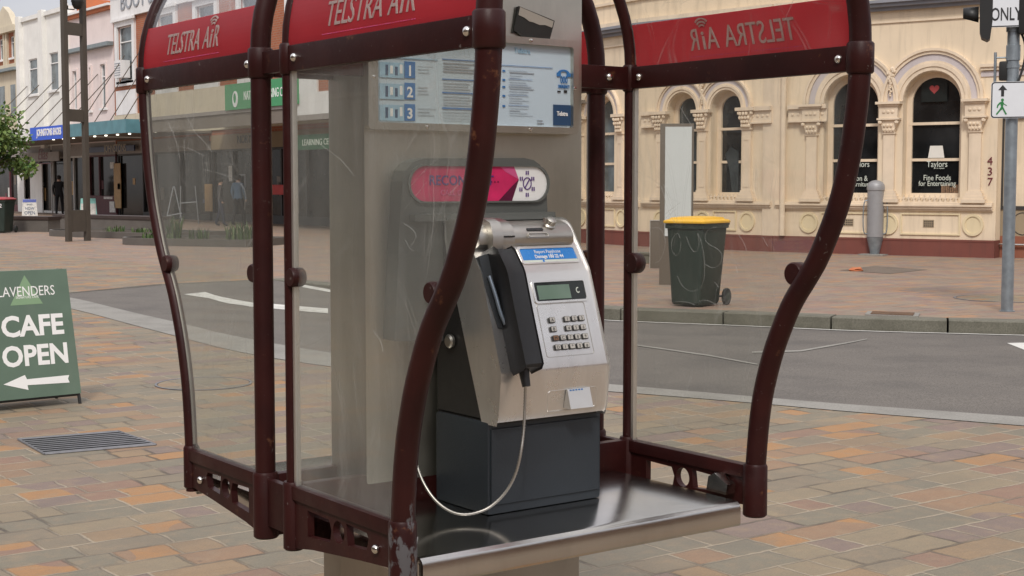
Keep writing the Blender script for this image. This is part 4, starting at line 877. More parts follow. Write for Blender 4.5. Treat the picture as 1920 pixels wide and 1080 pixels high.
# ================================================================== BOLLARD
p0 = onZ(1640, 478, 0)
t = thing('bollard', p0, 'grey domed metal bollard with two side handles before the cream wall', 'bollard'); T = Matrix.Translation(p0)
MB().lathe([(.09, .02), (.095, .05), (.165, .36)], T, 24).obj('foot_cone', 'galv', t, 40)
MB().lathe([(.163, .365), (.163, 1.30)], T, 28).obj('body', 'bollard_grey', t, 40)
MB().lathe([(.175, 1.30), (.178, 1.34), (.172, 1.40), (.14, 1.455), (.08, 1.49), (.002, 1.505)], T, 28).obj('cap', 'bollard_grey', t, 40)
b = MB(); b.box((-.26, -.26, 0), (.26, .26, .022), T @ Matrix.Rotation(R_(20), 4, 'Z'), .004); b.obj('base_plate', 'kerb', t)
for a_ in (-95, 35):
    e = vr*math.cos(R_(a_))*0
    dv = Vector((RT.x*math.cos(R_(180 if a_ < 0 else 30))+(-FW.x)*math.sin(R_(180 if a_ < 0 else 30)), RT.y*math.cos(R_(180 if a_ < 0 else 30))+(-FW.y)*math.sin(R_(180 if a_ < 0 else 30)), 0)).normalized()
    b = MB(); b.tube(smooth_line([p0+dv*.16+Vector((0, 0, 1.10)), p0+dv*.245+Vector((0, 0, 1.08)), p0+dv*.245+Vector((0, 0, .44)), p0+dv*.16+Vector((0, 0, .42))], 2), .012, 8); b.obj('side_handle', 'galv', t, 50)

# ================================================================== TRAFFIC SIGNAL POLE
p0 = onZ(1888, 584, 0); t = thing('signal_pole', p0, 'galvanised traffic signal pole with white signs at the right edge', 'traffic pole'); T = Matrix.Translation(p0)
b = MB(); b.lathe([(.066, 0), (.066, 2.78), (.076, 2.785), (.076, 2.95), (.066, 2.955), (.066, 4.3), (.05, 4.32)], T, 20); b.obj('pole', 'galv', t, 40)
for r_, z0, z1 in ((.073, 2.70, 2.74), (.080, 3.10, 3.17), (.07, 2.48, 2.50), (.085, 0., .012)): MB().lathe([(r_, z0), (r_, z1)], T, 20).obj('band', 'galv', t, 40)
hd = R_(36.1+17.5); sr = Vector((math.cos(hd), -math.sin(hd), 0)); sf = Vector((-math.sin(hd), -math.cos(hd), 0))
sp_ = lambda off: (lambda u, v, w_: p0+sr*u+sf*(off+w_)+Vector((0, 0, v)))
def spx(x, y, off): p = onP(x, y, p0+sf*off, sf); return ((p-p0).dot(sr), p.z)
def sign(name, rc, off):
    x0, z0, x1, z1 = rc; s_ = MB().prism(rrect(x0, z0, x1, z1, .035), sp_(off), 0, .006).obj(name, 'sign_white', t)
    MB().prism([rrect(x0+.004, z0+.004, x1-.004, z1-.004, .033), rrect(x0+.016, z0+.016, x1-.016, z1-.016, .026)], sp_(off), .006, .0072).obj('sign_border', 'black_ink', s_); return s_
a = spx(1857, 222, .10); c_ = spx(1930, 152, .10); wd = .62
s1 = sign('pedestrian_sign', (a[0], a[1], a[0]+wd, c_[1]), .10)
F10 = sp_(.10)
def arrow(cx, cz, ang, s_):
    pts = [(-.25, -1), (-.25, .1), (-.75, .1), (0, 1), (.75, .1), (.25, .1), (.25, -1)]
    return [(cx+(x*math.cos(ang)-z*math.sin(ang))*s_, cz+(x*math.sin(ang)+z*math.cos(ang))*s_) for x, z in pts]
b = MB(); u_, v_ = spx(1880, 170, .106); b.prism(arrow(u_, v_, 0, .063), F10, .0072, .009); b.obj('arrow', 'black_ink', s1)
for i in range(3): pass
um = a[0]+wd/2
u2, v2 = spx(1918, 169, .106); MB().prism(arrow(a[0]+.42, v2, R_(-45), .063), F10, .0072, .009).obj('arrow', 'black_ink', s1); u3, v3 = spx(1915, 204, .106); MB().prism(arrow(a[0]+.42, v3, R_(-90), .063), F10, .0072, .009).obj('arrow', 'arrow_maroon', s1)
u_, v_ = spx(1879, 199, .106); b = MB(); K = .0062
man = [(-1.5, 8), (1.5, 8.5), (3.5, 4), (8, 1.5), (7.4, .2), (2.2, 3.2), (1.6, -1), (4.5, -7), (8.5, -14), (6, -15.5), (.6, -5.2), (-3.5, -9), (-8.5, -15.5), (-10.4, -13.8), (-5, -6.8), (-1.8, -1), (-3, 4), (-6.4, .5), (-7.4, -3.4), (-9.2, -3), (-8.4, 2), (-4.6, 6.6)]
b.prism([(u_+x*K, v_+z*K) for x, z in man], F10, .0072, .009); b.prism(circ(u_+.3*K, v_+11*K, 2.6*K, n=14), F10, .0072, .009); b.obj('walking_man', 'sign_man', s1)
a = spx(1848, 52, .13); s2 = sign('turn_sign', (a[0], a[1], a[0]+.43, a[1]+.80), .13)
r0 = spx(1885, 38, .136); b = MB(); b.text('ONLY', lambda u, v, w_: sp_(.13)(r0[0]+.007+u, r0[1]+v, w_), .20, .0072, .009, sx=.60, bold=.002); b.obj('lettering', 'black_ink', s2)
# signal lanterns with visors
def lantern(x0, x1, z0, z1, off, facing):
    s_ = MB(); s_.box((x0, -off-.16, z0), (x1, -off, z1), Matrix(((sr.x, -sf.x, 0, p0.x), (sr.y, -sf.y, 0, p0.y), (0, 0, 1, 0), (0, 0, 0, 1))), .03); return s_.obj('signal_head', 'signal_black', t, 40)
TS = Matrix(((sr.x, -sf.x, 0, p0.x), (sr.y, -sf.y, 0, p0.y), (0, 0, 1, 0), (0, 0, 0, 1)))
a = spx(1833, 78, 0); c_ = spx(1858, 0, 0)
b = MB(); pr = [(a[0]+.02, a[1]+.10), (a[0]+.04, a[1]+.03), (c_[0]-.03, a[1]), (c_[0], a[1]+.02), (c_[0]+.02, a[1]+.20), (c_[0]+.02, 4.05), (a[0]+.0, 4.05)]
b.prism(pr, sp_(0), -.14, .14); hd1 = b.obj('signal_head', 'signal_black', t)
vz = spx(1833, 30, 0); vx0, vz0 = spx(1806, 18, 0)
for zc_, le in ((vz[1]-.01, vx0-a[0]), (vz[1]+.32, vx0-a[0]), (vz[1]-.01+.64, vx0-a[0])):
    b = MB(); rg = []
    for i in range(13):
        an = math.pi*(-.15+1.3*i/12); rg.append((math.cos(an), math.sin(an)))
    vs = [sp_(0)(a[0]+.005, zc_+z*.115, x*.115) for x, z in rg]+[sp_(0)(a[0]+le, zc_+.03+z*.075, x*.10) for x, z in rg]
    m = len(rg); b.add(vs, [(i, i+1, m+i+1, m+i) for i in range(m-1)]); v_ = b.obj('visor', 'signal_black', hd1, 60)
    md = v_.modifiers.new('thick', 'SOLIDIFY'); md.thickness = .006
b = MB(); b.tube([sp_(0)(c_[0]-.05, a[1]+.28, 0), sp_(0)(0, a[1]+.28, 0)], .012, 8); b.tube([sp_(0)(c_[0]-.05, a[1]+.85, 0), sp_(0)(0, a[1]+.85, 0)], .018, 8); b.obj('mounting_arm', 'galv', t, 50)
a2 = spx(1870, 105, -.02); c2 = spx(1868, 150, -.02)
b = MB(); b.tube([sp_(-.02)(a2[0]-.02, a2[1]+.04, 0), sp_(-.02)(a2[0]-.02, c2[1]-.05, 0)], .016, 8); b.tube([sp_(-.02)(a2[0]-.03, a2[1]-.02, 0), sp_(-.02)(.0, a2[1]-.02, 0)], .01, 8); b.obj('mast_bracket', 'galv', t, 50)
MB().box((a2[0]+.02, -.03, c2[1]-.01), (a2[0]+.13, .07, a2[1]-.06), TS, .03).obj('push_button_box', 'signal_black', t, 40)
b = MB(); b.tube(smooth_line([sp_(0)(.05, 3.13, .04), sp_(0)(.115, 3.0, .04), sp_(0)(.13, 2.86, .04), sp_(0)(.11, 2.72, .04), sp_(0)(.06, 2.55, .05)], 2), .013, 8); b.obj('cable', 'rubber', t, 50)
rs = spx(1908, 58, .05); b = MB(); b.box((rs[0], -.05-.10, rs[1]-.04), (rs[0]+.36, .05, rs[1]+1.0), TS, .05); b.obj('signal_head', 'signal_black', t, 40)

# ================================================================== CREAM CORNER BUILDING
class Fac:
    def __init__(s, o, heading):
        s.o = Vector(o); s.d = Vector((math.sin(R_(heading)), math.cos(R_(heading)), 0)); s.n = Vector((-s.d.y, s.d.x, 0))
    def __call__(s, u, v, w_): return s.o+s.d*u+s.n*w_+Vector((0, 0, v))
    def px(s, x, y, off=0.): p = onP(x, y, s.o+s.n*off, s.n); return ((p-s.o).dot(s.d), p.z)
def arch_loop(c_, hw, z0, zs, n=18): return [(c_-hw, z0), (c_+hw, z0), (c_+hw, zs)]+[(c_+hw*math.cos(math.pi*i/n), zs+hw*math.sin(math.pi*i/n)) for i in range(1, n)]+[(c_-hw, zs)]
def arch_ring(c_, r0, r1, zs, n=20, legs=0.): return ([(c_+r1, zs-legs)] if legs else [])+[(c_+r1*math.cos(math.pi*i/n), zs+r1*math.sin(math.pi*i/n)) for i in range(n+1)]+([(c_-r1, zs-legs), (c_-r0, zs-legs)] if legs else [])+[(c_-r0*math.cos(math.pi*i/n), zs+r0*math.sin(math.pi*i/n)) for i in range(n+1)]+([(c_+r0, zs-legs)] if legs else [])
cb = thing('corner_building', (20.8, 18, 0), 'cream rendered corner building with arched windows and a maroon plinth', 'building')
FA = Fac(onZ(1865, 484, 0), -18.7); LA = 4.62
FBb = Fac(FA(LA, 0, 0), -7.0); LB = 3.75
FC = Fac(FBb(LB, 0, 0), 4.0); LC = 13.0
FSF = Fac(FA(-9.0, 0, 0), -18.7)
def facade(F, Ls, wins, hw, zs, pil, ro, cap, recess=.26, pw=.17, tag_=None):
    Z0, Z1 = 1.16, zs
    MB().prism([rect(0, .34, Ls, 9.5)]+[arch_loop(c_, hw, Z0, zs) for c_ in wins], F, -.30, 0).obj('wall', 'cream', cb)
    MB().prism(rect(0, 0, Ls, .34), F, -.28, .055).obj('plinth', 'plinth', cb)
    MB().prism(rect(0, .30, Ls, .34), F, .055, .062).obj('plinth_cap', 'plinth', cb)
    b = MB()
    for z0, z1, w_ in ((.90, .935, .045), (.935, .985, .075), (.985, 1.02, .11), (1.02, 1.06, .085)): b.prism(rect(0.05, z0, Ls-.05, z1), F, .0, w_)
    b.obj('sill_moulding', 'cream_trim', cb)
    b = MB()
    for z0, z1, w_, mi in ((4.62, 4.66, .03, 0), (4.86, 4.93, .10, 1), (4.93, 5.00, .20, 1), (5.00, 5.06, .26, 1), (5.06, 5.16, .16, 0), (5.60, 5.66, .05, 0), (6.5, 6.6, .1, 0)): b.prism(rect(0, z0, Ls, z1), F, 0., w_, mi)
    b.obj('cornice', ['cream_trim', 'cornice_grey'], cb)
    for c_ in wins:
        b = MB()
        for r0, r1, w_, mi in ((0, .18, .035, 0), (.18, .34, .055, 0), (.34, .44, .04, 0), (.44, .74, .03, 1), (.74, .88, .06, 0), (.88, 1., .09, 0)): b.prism(arch_ring(c_, hw+r0*(ro-hw), hw+r1*(ro-hw), zs+.02), F, .0, w_+.004*(wins.index(c_) % 2), mi)
        b.obj('arch_moulding', ['cream_trim', 'lilac'], cb)
    for c_ in wins:
        wn = MB(); fw = .055
        inn = arch_loop(c_, hw-fw-.05, Z0+fw+.03, zs); outn = arch_loop(c_, hw+.01, Z0-.01, zs)
        wn.prism([outn, inn], F, -recess-.03, -recess+.03)
        for z_ in (2.62, 1.905): wn.prism(rect(c_-hw+.04, z_-.028, c_+hw-.04, z_+.028), F, -recess-.02, -recess+.035 if z_ > 2 else -recess+.015)
        wf = wn.obj('window', 'cream_trim', cb)
        MB().prism(arch_loop(c_, hw-.02, Z0+.02, zs), F, -recess-.05, -recess-.02).obj('pane', 'pane', wf)
        cs = MB(); nn = int(hw*2/.105)
        for i in range(nn):
            u_ = c_-hw+.06+i*(2*hw-.12)/(nn-1)
            cs.prism([(u_-.030, 1.06), (u_+.030, 1.06), (u_+.022, 1.10), (u_+.010, 1.12), (u_+.034, 1.15), (u_+.010, 1.165), (u_, 1.215), (u_-.010, 1.165), (u_-.034, 1.15), (u_-.010, 1.12), (u_-.022, 1.10)], F, .02, .05)
        cs.prism(rect(c_-hw+.02, 1.06, c_+hw-.02, 1.078), F, .015, .055); cs.obj('sill_cresting', 'cream_trim', cb)
    for u_ in pil:
        b = MB()
        b.prism(rect(u_-pw-.06, 1.06, u_+pw+.06, 1.13), F, 0, .14); b.prism(rect(u_-pw-.03, 1.13, u_+pw+.03, 1.19), F, 0, .115); b.prism(rect(u_-pw, 1.19, u_+pw, 1.25), F, 0, .095); b.prism(rect(u_-pw+.025, 1.25, u_+pw-.025, 1.29), F, 0, .085)
        sw = pw-.055
        b.prism(rect(u_-sw, 1.29, u_+sw, 2.44), F, 0, .065)
        if cap == 'leaf': b.prism([rect(u_-sw+.03, 1.36, u_+sw-.03, 2.38), rect(u_-sw+.05, 1.38, u_+sw-.05, 2.36)], F, .065, .073)
        # flared capital with leaves and scrolls
        zb_, zt_ = 2.44, 2.70
        if cap == 'leaf': zb_, zt_ = 2.60, 2.98
        if cap == 'leaf': b.prism(rect(u_-sw, 2.43, u_+sw, 2.62), F, 0, .06)
        b.prism(rect(u_-sw-.02, zb_-.02, u_+sw+.02, zb_+.015), F, 0, .085)
        cvs = [(-sw-.0, zb_+.015), (sw+.0, zb_+.015), (sw+.02, zb_+.12), (pw+.03, zt_-.02), (pw+.03, zt_), (-pw-.03, zt_), (-pw-.03, zt_-.02), (-sw-.02, zb_+.12)]
        b.prism([(u_+x, z) for x, z in cvs], F, 0, .10)
        rr_ = .028 if cap != 'leaf' else .036
        for lv in range(2 if cap != 'leaf' else 4):
            for i in range(4 - (lv % 2)):
                uu = u_+(-sw+.02)+(i+.5*(lv % 2))*(2*sw-.04)/3*(1+lv*.12)-(.0 if lv % 2 == 0 else 0.0)
                bm = bmesh.new(); bmesh.ops.create_icosphere(bm, subdivisions=1, radius=rr_)
                Tq = Matrix.Translation(F(uu, zb_+.06+lv*.085, .105+.012*lv)) @ Matrix.Diagonal((1, 1, 1.3, 1)); b.bm(bm, Tq)
        for s_ in (-1, 1):
            bm = bmesh.new(); bmesh.ops.create_icosphere(bm, subdivisions=1, radius=.048); b.bm(bm, Matrix.Translation(F(u_+s_*(pw+.0), zt_-.05, .115)))
        if cap != 'leaf':
            b.prism(rect(u_-pw-.06, 2.70, u_+pw+.06, 2.735), F, 0, .15); b.prism(rect(u_-pw-.02, 2.735, u_+pw+.02, 2.97), F, 0, .125)
            for dx in (-.09, 0, .09): b.lathe([(.032, .0), (.032, .012), (.018, .018), (.001, .02)], Matrix.Translation(F(u_+dx, 2.86, .125)) @ F.n.to_track_quat('Z', 'Y').to_matrix().to_4x4(), 10)
            b.prism(rect(u_-pw-.04, 2.97, u_+pw+.04, 3.01), F, 0, .15); b.prism(rect(u_-pw-.08, 3.01, u_+pw+.08, 3.06), F, 0, .19)
        else:
            b.prism(rect(u_-pw-.08, 2.98, u_+pw+.08, 3.05), F, 0, .16)
        b.obj('pilaster', 'cream_trim', cb)
qz = FA.n.to_track_quat('Z', 'Y').to_matrix().to_4x4()
facade(FA, LA, [1.285, 2.955], .585, 3.04, [.41, 2.13, 3.78], 1.02, 'plain')
facade(FBb, LB, [1.31, 2.54], .42, 3.02, [.71, 1.93, 3.15], .72, 'leaf', pw=.165)
facade(FC, LC, [1.55, 3.5, 5.8, 8.1, 10.4], .50, 3.02, [.75, 2.4, 4.6, 6.9, 9.2, 11.4], .76, 'leaf', pw=.165)
# entablature bands running into the corner pier, roundels and panels on the dado
def dado(F, roundels, panels, vents):
    for u_ in roundels:
        b = MB(); b.prism([circ(u_, .63, .205, .215), circ(u_, .63, .155, .165)], F, 0, .030); b.prism(circ(u_, .63, .160, .17), F, 0, .012); b.obj('roundel', 'cream_dado', cb, 40)
    for u0_, u1_ in panels:
        b = MB(); b.prism([rect(u0_, .42, u1_, .85), rect(u0_+.03, .45, u1_-.03, .82)], F, 0, .025); b.obj('dado_panel', 'cream_dado', cb)
    for u_ in vents:
        b = MB(); b.prism(rect(u_-.11, .57, u_+.11, .72), F, 0, .008, 0)
        for i in range(5):
            for j in range(3): b.prism(rect(u_-.095+i*.04, .585+j*.044, u_-.072+i*.04, .612+j*.044), F, .008, .010, 1)
        b.obj('wall_vent', ['stall', 'pit'], cb)
dado(FA, [.43, 2.13, 3.84], [(.68, 1.88), (2.38, 3.58)], [1.31, 2.98]); dado(FBb, [.71, 1.93, 3.15], [(1.0, 1.64), (2.22, 2.86)], []); dado(FC, [.75, 2.4], [(1.0, 2.1)], [])
b = MB()
for F, spans in ((FA, [(3.45, 4.30)]), (FBb, [(.05, .62), (3.22, 3.70)])):
    for u0_, u1_ in spans:
        b.prism(rect(u0_, 2.70, u1_, 2.735), F, 0, .10); b.prism(rect(u0_, 2.735, u1_, 2.97), F, 0, .075); b.prism(rect(u0_, 2.97, u1_, 3.06), F, 0, .13)
        for i in range(int((u1_-u0_)/.13)): b.lathe([(.030, 0), (.030, .012), (.001, .02)], Matrix.Translation(F(u0_+.1+i*.13, 2.86, .075)) @ F.n.to_track_quat('Z', 'Y').to_matrix().to_4x4(), 10)
b.obj('frieze_block', 'cream_trim', cb)
b = MB()
for z0_, w_ in ((3.60, .06), (3.66, .09)): b.prism(rect(-9, z0_, .34, z0_+.06), FA, 0, w_)
b.prism(rect(-9, 3.48, .34, 3.58), FA, 0, .02, 1); b.prism(rect(-9, 3.3, .0, 4.6), FA, -.31, -.002, 2); b.obj('impost_band', ['cream_trim', 'lilac', 'cream'], cb)
# carved drops between arches
for F, us in ((FA, [2.12]), (FBb, [1.93])):
    b = MB()
    for u_ in us:
        for i in range(14):
            bm = bmesh.new(); bmesh.ops.create_icosphere(bm, subdivisions=1, radius=.055-.0025*i); b.bm(bm, Matrix.Translation(F(u_+random.uniform(-.07, .07)*(1-i/15), 3.70-.04*i, .07)))
    b.obj('carved_drop', 'cream_trim', cb)
# corner pier with downpipe
pp = FA(LA-.22, 0, .09); b = MB(); b.tube([(pp.x, pp.y, .35), (pp.x, pp.y, 4.85)], .06, 12); b.obj('downpipe', 'cream_trim', cb, 50)
b = MB(); b.prism(rect(4.40, .34, LA+.02, 4.85), FA, 0, .05); b.prism(rect(-.02, .34, .28, 4.85), FBb, 0, .05); b.obj('corner_pier', 'cream_trim', cb)
# house number
b = MB()
for i, ch in enumerate('437'):
    u_, v_ = FA.px(1856, 309+i*19.5, .01); b.text(ch, lambda u, v, w_: FA(u_-u, v_+v, w_), .22, .002, .014)
b.obj('house_number', 'maroon_ink', cb)
# window dressing: writing, lamp, heart poster, books, curtain
def wtext(F, txt, x, y, size, off, **kw):
    u_, v_ = F.px(x, y, off); b = MB(); b.text(txt, lambda u, v, w_: F(u_-u, v_+v, off+w_), size, 0, .003, **kw); return b
wins_ = [o for o in cb.children if o.name.startswith('window')]
def win(i): return wins_[i]
for txt, x, y, s_, i in (('Taylors', 1757, 313, .17, 0), ('of the Highlands', 1762, 316.5, .035, 0), ('Fine Foods', 1757, 338, .155, 0), ('for Entertaining', 1757, 348.5, .145, 0), ('Taylors', 1612, 313, .17, 1), ('Maison &', 1606, 339, .155, 1), ('Vintage Furniture', 1598, 349.5, .14, 1)):
    wtext(FA, txt, x, y, s_, -.238, sx=.82).obj('lettering', 'board_pale', win(i))
u_, v_ = FA.px(1752, 167, -.236)
b = MB(); b.prism(rect(u_-.26, v_-.25, u_+.26, v_+.23), FA, -.240, -.238, 0); b.obj('heart_poster', 'lcd_bezel', win(0))
b = MB(); b.prism([(u_+.085*1.15*(16*math.sin(t_)**3)/16, v_+.085*1.15*(13*math.cos(t_)-5*math.cos(2*t_)-2*math.cos(3*t_)-math.cos(4*t_))/16) for t_ in [2*math.pi*i/30 for i in range(30)]], FA, -.237, -.234); b.obj('heart', 'heart', win(0))
u_, v_ = FA.px(1754, 296, -.2)
b = MB(); b.prism([(u_-.165, v_), (u_+.165, v_), (u_+.125, v_+.24), (u_-.125, v_+.24)], FA, -.242, -.2375); b.obj('lamp_shade', 'lamp_shade', win(0))
b = MB()
for i in range(8): uu, vv = FA.px(1766+i*4, 368, -.24); b.prism(rect(uu-.018, vv, uu+.016, vv+random.uniform(.15, .24)), FA, -.242, -.238)
b.obj('books', 'books', win(0))
u_, v_ = FBb.px(1376, 362, -.24); b = MB(); b.prism([(u_-.12, v_), (u_+.05, v_), (u_+.13, v_+.5), (u_+.25, v_+.85), (u_+.1, v_+1.0), (u_-.12, v_+.9)], FBb, -.242, -.237); b.obj('curtain', 'curtain', win(2))
M['pane_grey'] = pane('corner_window_glass', (.040, .047, .050), .06)  # grey reflection put into the base colour of these panes
for i in (2, 3): win(i).children[0].data.materials[0] = M['pane_grey']
for i in (4,): win(i).children[0].data.materials[0] = M['pane_blue']
# recessed shopfront to the right of number 437
FS = Fac(FA(-9, 0, -.32), -18.7); LS = 9.0
MB().prism([rect(0, 0, LS+.02, 9.5), rect(.3, .95, LS-.02, 3.2)], FS, -.3, 0).obj('shopfront_wall', 'stall', cb)
MB().prism(rect(0, 0, LS, .42), FS, 0, .02).obj('tile_base', 'tile', cb)
b = MB(); b.tube([FS(0, .26, .08), FS(LS, .26, .08)], .02, 8); b.obj('chrome_rail', 'bolt', cb, 50)
sw_ = MB().prism([rect(.28, .93, LS, 3.22), rect(.36, 1.0, LS-.03, 2.68), rect(.36, 2.76, LS-.03, 3.15)], FS, -.04, .02).obj('shop_window', 'shop_dark', cb)
MB().prism(rect(.3, .95, LS-.01, 3.2), FS, -.06, -.045).obj('pane', 'pane', sw_)
b = MB(); b.prism([circ(LS-.42, .66, .2, .22), circ(LS-.42, .66, .185, .205)], FS, 0, .006); b.obj('stall_mark', 'shop_dark', cb)
b = MB(); u_, v_ = FS.px(1908, 312, .03); b.prism(circ(u_, v_, .13, .13), FS, -.044, -.038); b.obj('white_plate', 'sign_white', sw_)
b = MB()
for i in range(5): b.prism(rect(LS-.75+i*.07, 1.02, LS-.70+i*.07, 1.25+.05*(i % 3)), FS, -.044, -.036)
b.obj('books', 'books', sw_)
# body of the building behind its facades
b = MB()
b.add([FA(-9, 0, -.35), FA(LA, 0, -.35), FBb(LB, 0, -.35), FC(LC, 0, -.35), Vector((34, 36, 0)), Vector((34, 4, 0))]+[p+Vector((0, 0, 9.4)) for p in (FA(-9, 0, -.35), FA(LA, 0, -.35), FBb(LB, 0, -.35), FC(LC, 0, -.35), Vector((34, 36, 0)), Vector((34, 4, 0)))], [(i, (i+1) % 6, 6+(i+1) % 6, 6+i) for i in range(6)]+[(6, 7, 8, 9, 10, 11)])
b.obj('building_core', 'cream', cb)

# ================================================================== SHOP ROW ON THE LEFT
FW_ = 22.0
def rowfac(y0): return Fac((FW_, y0, 0), 0)          # u along +Y, outward normal toward -X
R0 = rowfac(0)
def rp(x, y, off=0.): return R0.px(x, y, off)
def row_building(name, label, y0, y1, h, wall, wins, ground=None, depth=9.):
    t = thing(name, (FW_, (y0+y1)/2, 0), label, 'building')
    holes = [rect(*w_) for w_ in wins]
    MB().prism([rect(y0, 3.1, y1, h)]+holes, R0, -.35, 0).obj('wall', wall, t)
    MB().box((FW_+.36, y0+.02, 0), (FW_+depth, y1-.02, h-.15)).obj('building_core', wall, t)
    for w_ in wins:
        f_ = MB(); a0_, z0_, a1_, z1_ = w_; f_.prism([rect(a0_-.02, z0_-.02, a1_+.02, z1_+.02), rect(a0_+.05, z0_+.05, a1_-.05, (z0_+z1_)/2+(z1_-z0_)*.22-.025), rect(a0_+.05, (z0_+z1_)/2+(z1_-z0_)*.22+.025, a1_-.05, z1_-.05)], R0, -.11, -.05)
        f_ = f_.obj('window', 'fascia_white', t); MB().prism(rect(a0_, z0_, a1_, z1_), R0, -.18, -.10).obj('pane', 'pane_blue', f_)
        MB().prism(rect(a0_-.12, z0_-.10, a1_+.12, z0_), R0, .0, .10).obj('sill', 'fascia_white', t)
    return t
def wr(x0, y0, x1, y1): a_ = rp(x0, y0); c_ = rp(x1, y1); return (min(a_[0], c_[0]), min(a_[1], c_[1]), max(a_[0], c_[0]), max(a_[1], c_[1]))
Y1, Y2, Y3, Y4 = 72.9, 65.55, 59.85, 36.2
# far brick and stucco building behind the tree
t = row_building('brick_building', 'distant red brick building with white window bays, behind the leafy tree', Y1, 88, 9.5, 'brick', [(73.5, 8.0, 74.4, 9.1), (75.4, 8.0, 76.3, 9.1), (74.0, 4.9, 74.9, 6.6), (76.0, 4.9, 76.9, 6.6)])
b = MB(); b.prism(rect(Y1, 7.3, 88, 7.45), R0, 0, .35, 1); b.prism(rect(Y1, 7.45, 88, 7.65), R0, 0, .22, 0); b.prism(rect(Y1, 9.3, 88, 9.6), R0, 0, .3, 0); b.prism(rect(Y1, 3.2, 88, 7.3), R0, .0, .05, 0) 
for u_ in (73.2, 74.7, 75.1, 76.6, 77.2): b.prism(rect(u_, 7.65, u_+.25, 9.3), R0, 0, .12, 0)
b.prism([(73.3, 9.6), (76.5, 9.6), (75.8, 10.3), (74.9, 10.7), (74.0, 10.3)], R0, -.1, .2, 0); b.obj('stucco_trim', ['cream2', 'slate'], t)
for w_ in ((73.6, 5.0, 74.4, 6.6), (75.4, 5.0, 76.4, 6.6)): MB().prism(rect(*w_), R0, .04, .06).obj('upper_pane', 'pane_blue', t)
# white building
t = row_building('white_building', 'tall offwhite rendered shop building with two upper windows and shoe sign', Y2, Y1, 9.7, 'white_wall', [wr(53, 112, 71, 176), wr(92, 100, 110, 168)])
b = MB()
for u_ in (Y1-.55, rp(82, 60)[0]-.35, Y2): b.prism(rect(u_, 3.2, u_+.55, 9.95), R0, 0, .22)
b.prism(rect(Y2, 9.65, Y1, 9.85), R0, -.3, .12); b.obj('wall_piers', 'white_wall', t)
white_b = t
# pink building
t = row_building('pink_building', 'pale pink rendered building with narrow windows between white and brick fronts', Y3, Y2, 9.25, 'pink_wall', [wr(137, 134, 146, 205), wr(168, 127, 172.5, 207), wr(189, 121, 200, 202)])
b = MB(); b.prism(rect(Y3, 7.55, Y2, 7.72), R0, 0, .30, 0); b.prism(rect(Y3, 9.14, Y2, 9.30), R0, -.3, .14, 1); b.prism([(Y3, 9.3), (Y2, 9.3), (Y2, 9.4), (Y3, 9.4)], R0, -.3, .25, 2); b.obj('ledge', ['slate', 'orange_brick', 'fascia_white'], t)
MB().box((FW_+.4, Y2-.25, 7.9), (FW_+6, Y2+.0, 10.2)).obj('gable_wall', 'orange_brick', t)
for wpx in ((137, 134, 146, 205), (168, 127, 172.5, 207), (189, 121, 200, 202)):
    q_ = wr(*wpx); b = MB(); b.prism([rect(q_[0]-.12, q_[1], q_[2]+.12, q_[3]+.1), rect(q_[0], q_[1]-.01, q_[2], q_[3])], R0, 0, .05); b.obj('window_surround', 'pink_wall', t)
# brick boot and shoe store
w1 = wr(222, 52, 252, 150)
wlist = [w1, wr(308, 61, 347, 83), wr(378, 24, 416, 48), (39.6, 8.2, 41.6, 10.0)]
wlist = [w1]+[(y_, 5.8, y_+1.7, 8.35) for y_ in (53.1, 49.2, 45.3, 41.4)]
t = row_building('brick_store', 'red brick store with white parapet lettered BOOT & SHOE STORE', Y4, Y3, 9.7, 'brick', wlist)
b = MB(); b.prism(rect(Y4, 8.62, Y3, 9.75), R0, 0, .12); b.prism(rect(Y4, 9.75, Y3, 10.0), R0, -.3, .30)
for w_ in wlist:
    a0_, z0_, a1_, z1_ = w_; b.prism([rect(a0_-.28, z0_-.2, a1_+.28, z1_+.30), rect(a0_, z0_, a1_, z1_)], R0, 0, .10); b.prism(rect(a0_-.4, z1_+.22, a1_+.4, z1_+.34), R0, .10, .22)
    b.prism(rect(a0_-.28, 4.45, a1_+.28, 5.5), R0, 0, .07)
b.obj('white_trim', 'fascia_white', t)
b = MB(); b.prism(rect(Y4, 3.5, Y3, 4.45), R0, 0, .06); b.obj('lower_wall', 'cream2', t)
u_, v_ = rp(226, 20, .13); b = MB(); b.text('BOOT & SHOE STORE', lambda u, v, w_: R0(u_-u, v_+v, w_), 1.0, .12, .16, align='LEFT', sx=1.0); b.obj('parapet_lettering', 'ink_grey', t)
a_ = rp(236, 147); b = MB(); b.prism(rect(a_[0]-.5, a_[1], a_[0]+.25, a_[1]+.75), R0, .0, .42); ac = b.obj('air_conditioner', 'fascia_white', t)
b = MB()
for i in range(6): b.prism(rect(a_[0]-.45, a_[1]+.1+i*.1, a_[0]+.2, a_[1]+.13+i*.1), R0, .42, .43)
b.obj('grille', 'ink_grey', ac)
store_b = t
# row continuing toward the corner, seen through the booth glass
t = row_building('grey_shop', 'grey fronted shop under a long canopy, seen through the booth panels', 24.5, Y4-.05, 8.6, 'brown_brick', [(34.0, 5.6, 35.2, 7.8), (31.2, 5.6, 32.4, 7.8), (28.2, 5.6, 29.4, 7.8)])
b = MB(); b.prism(rect(24.5, 3.6, Y4-.05, 4.9), R0, 0, .06); b.prism(rect(24.5, 8.3, Y4-.05, 8.7), R0, 0, .3); b.obj('white_trim', 'fascia_white', t)
grey_b = t
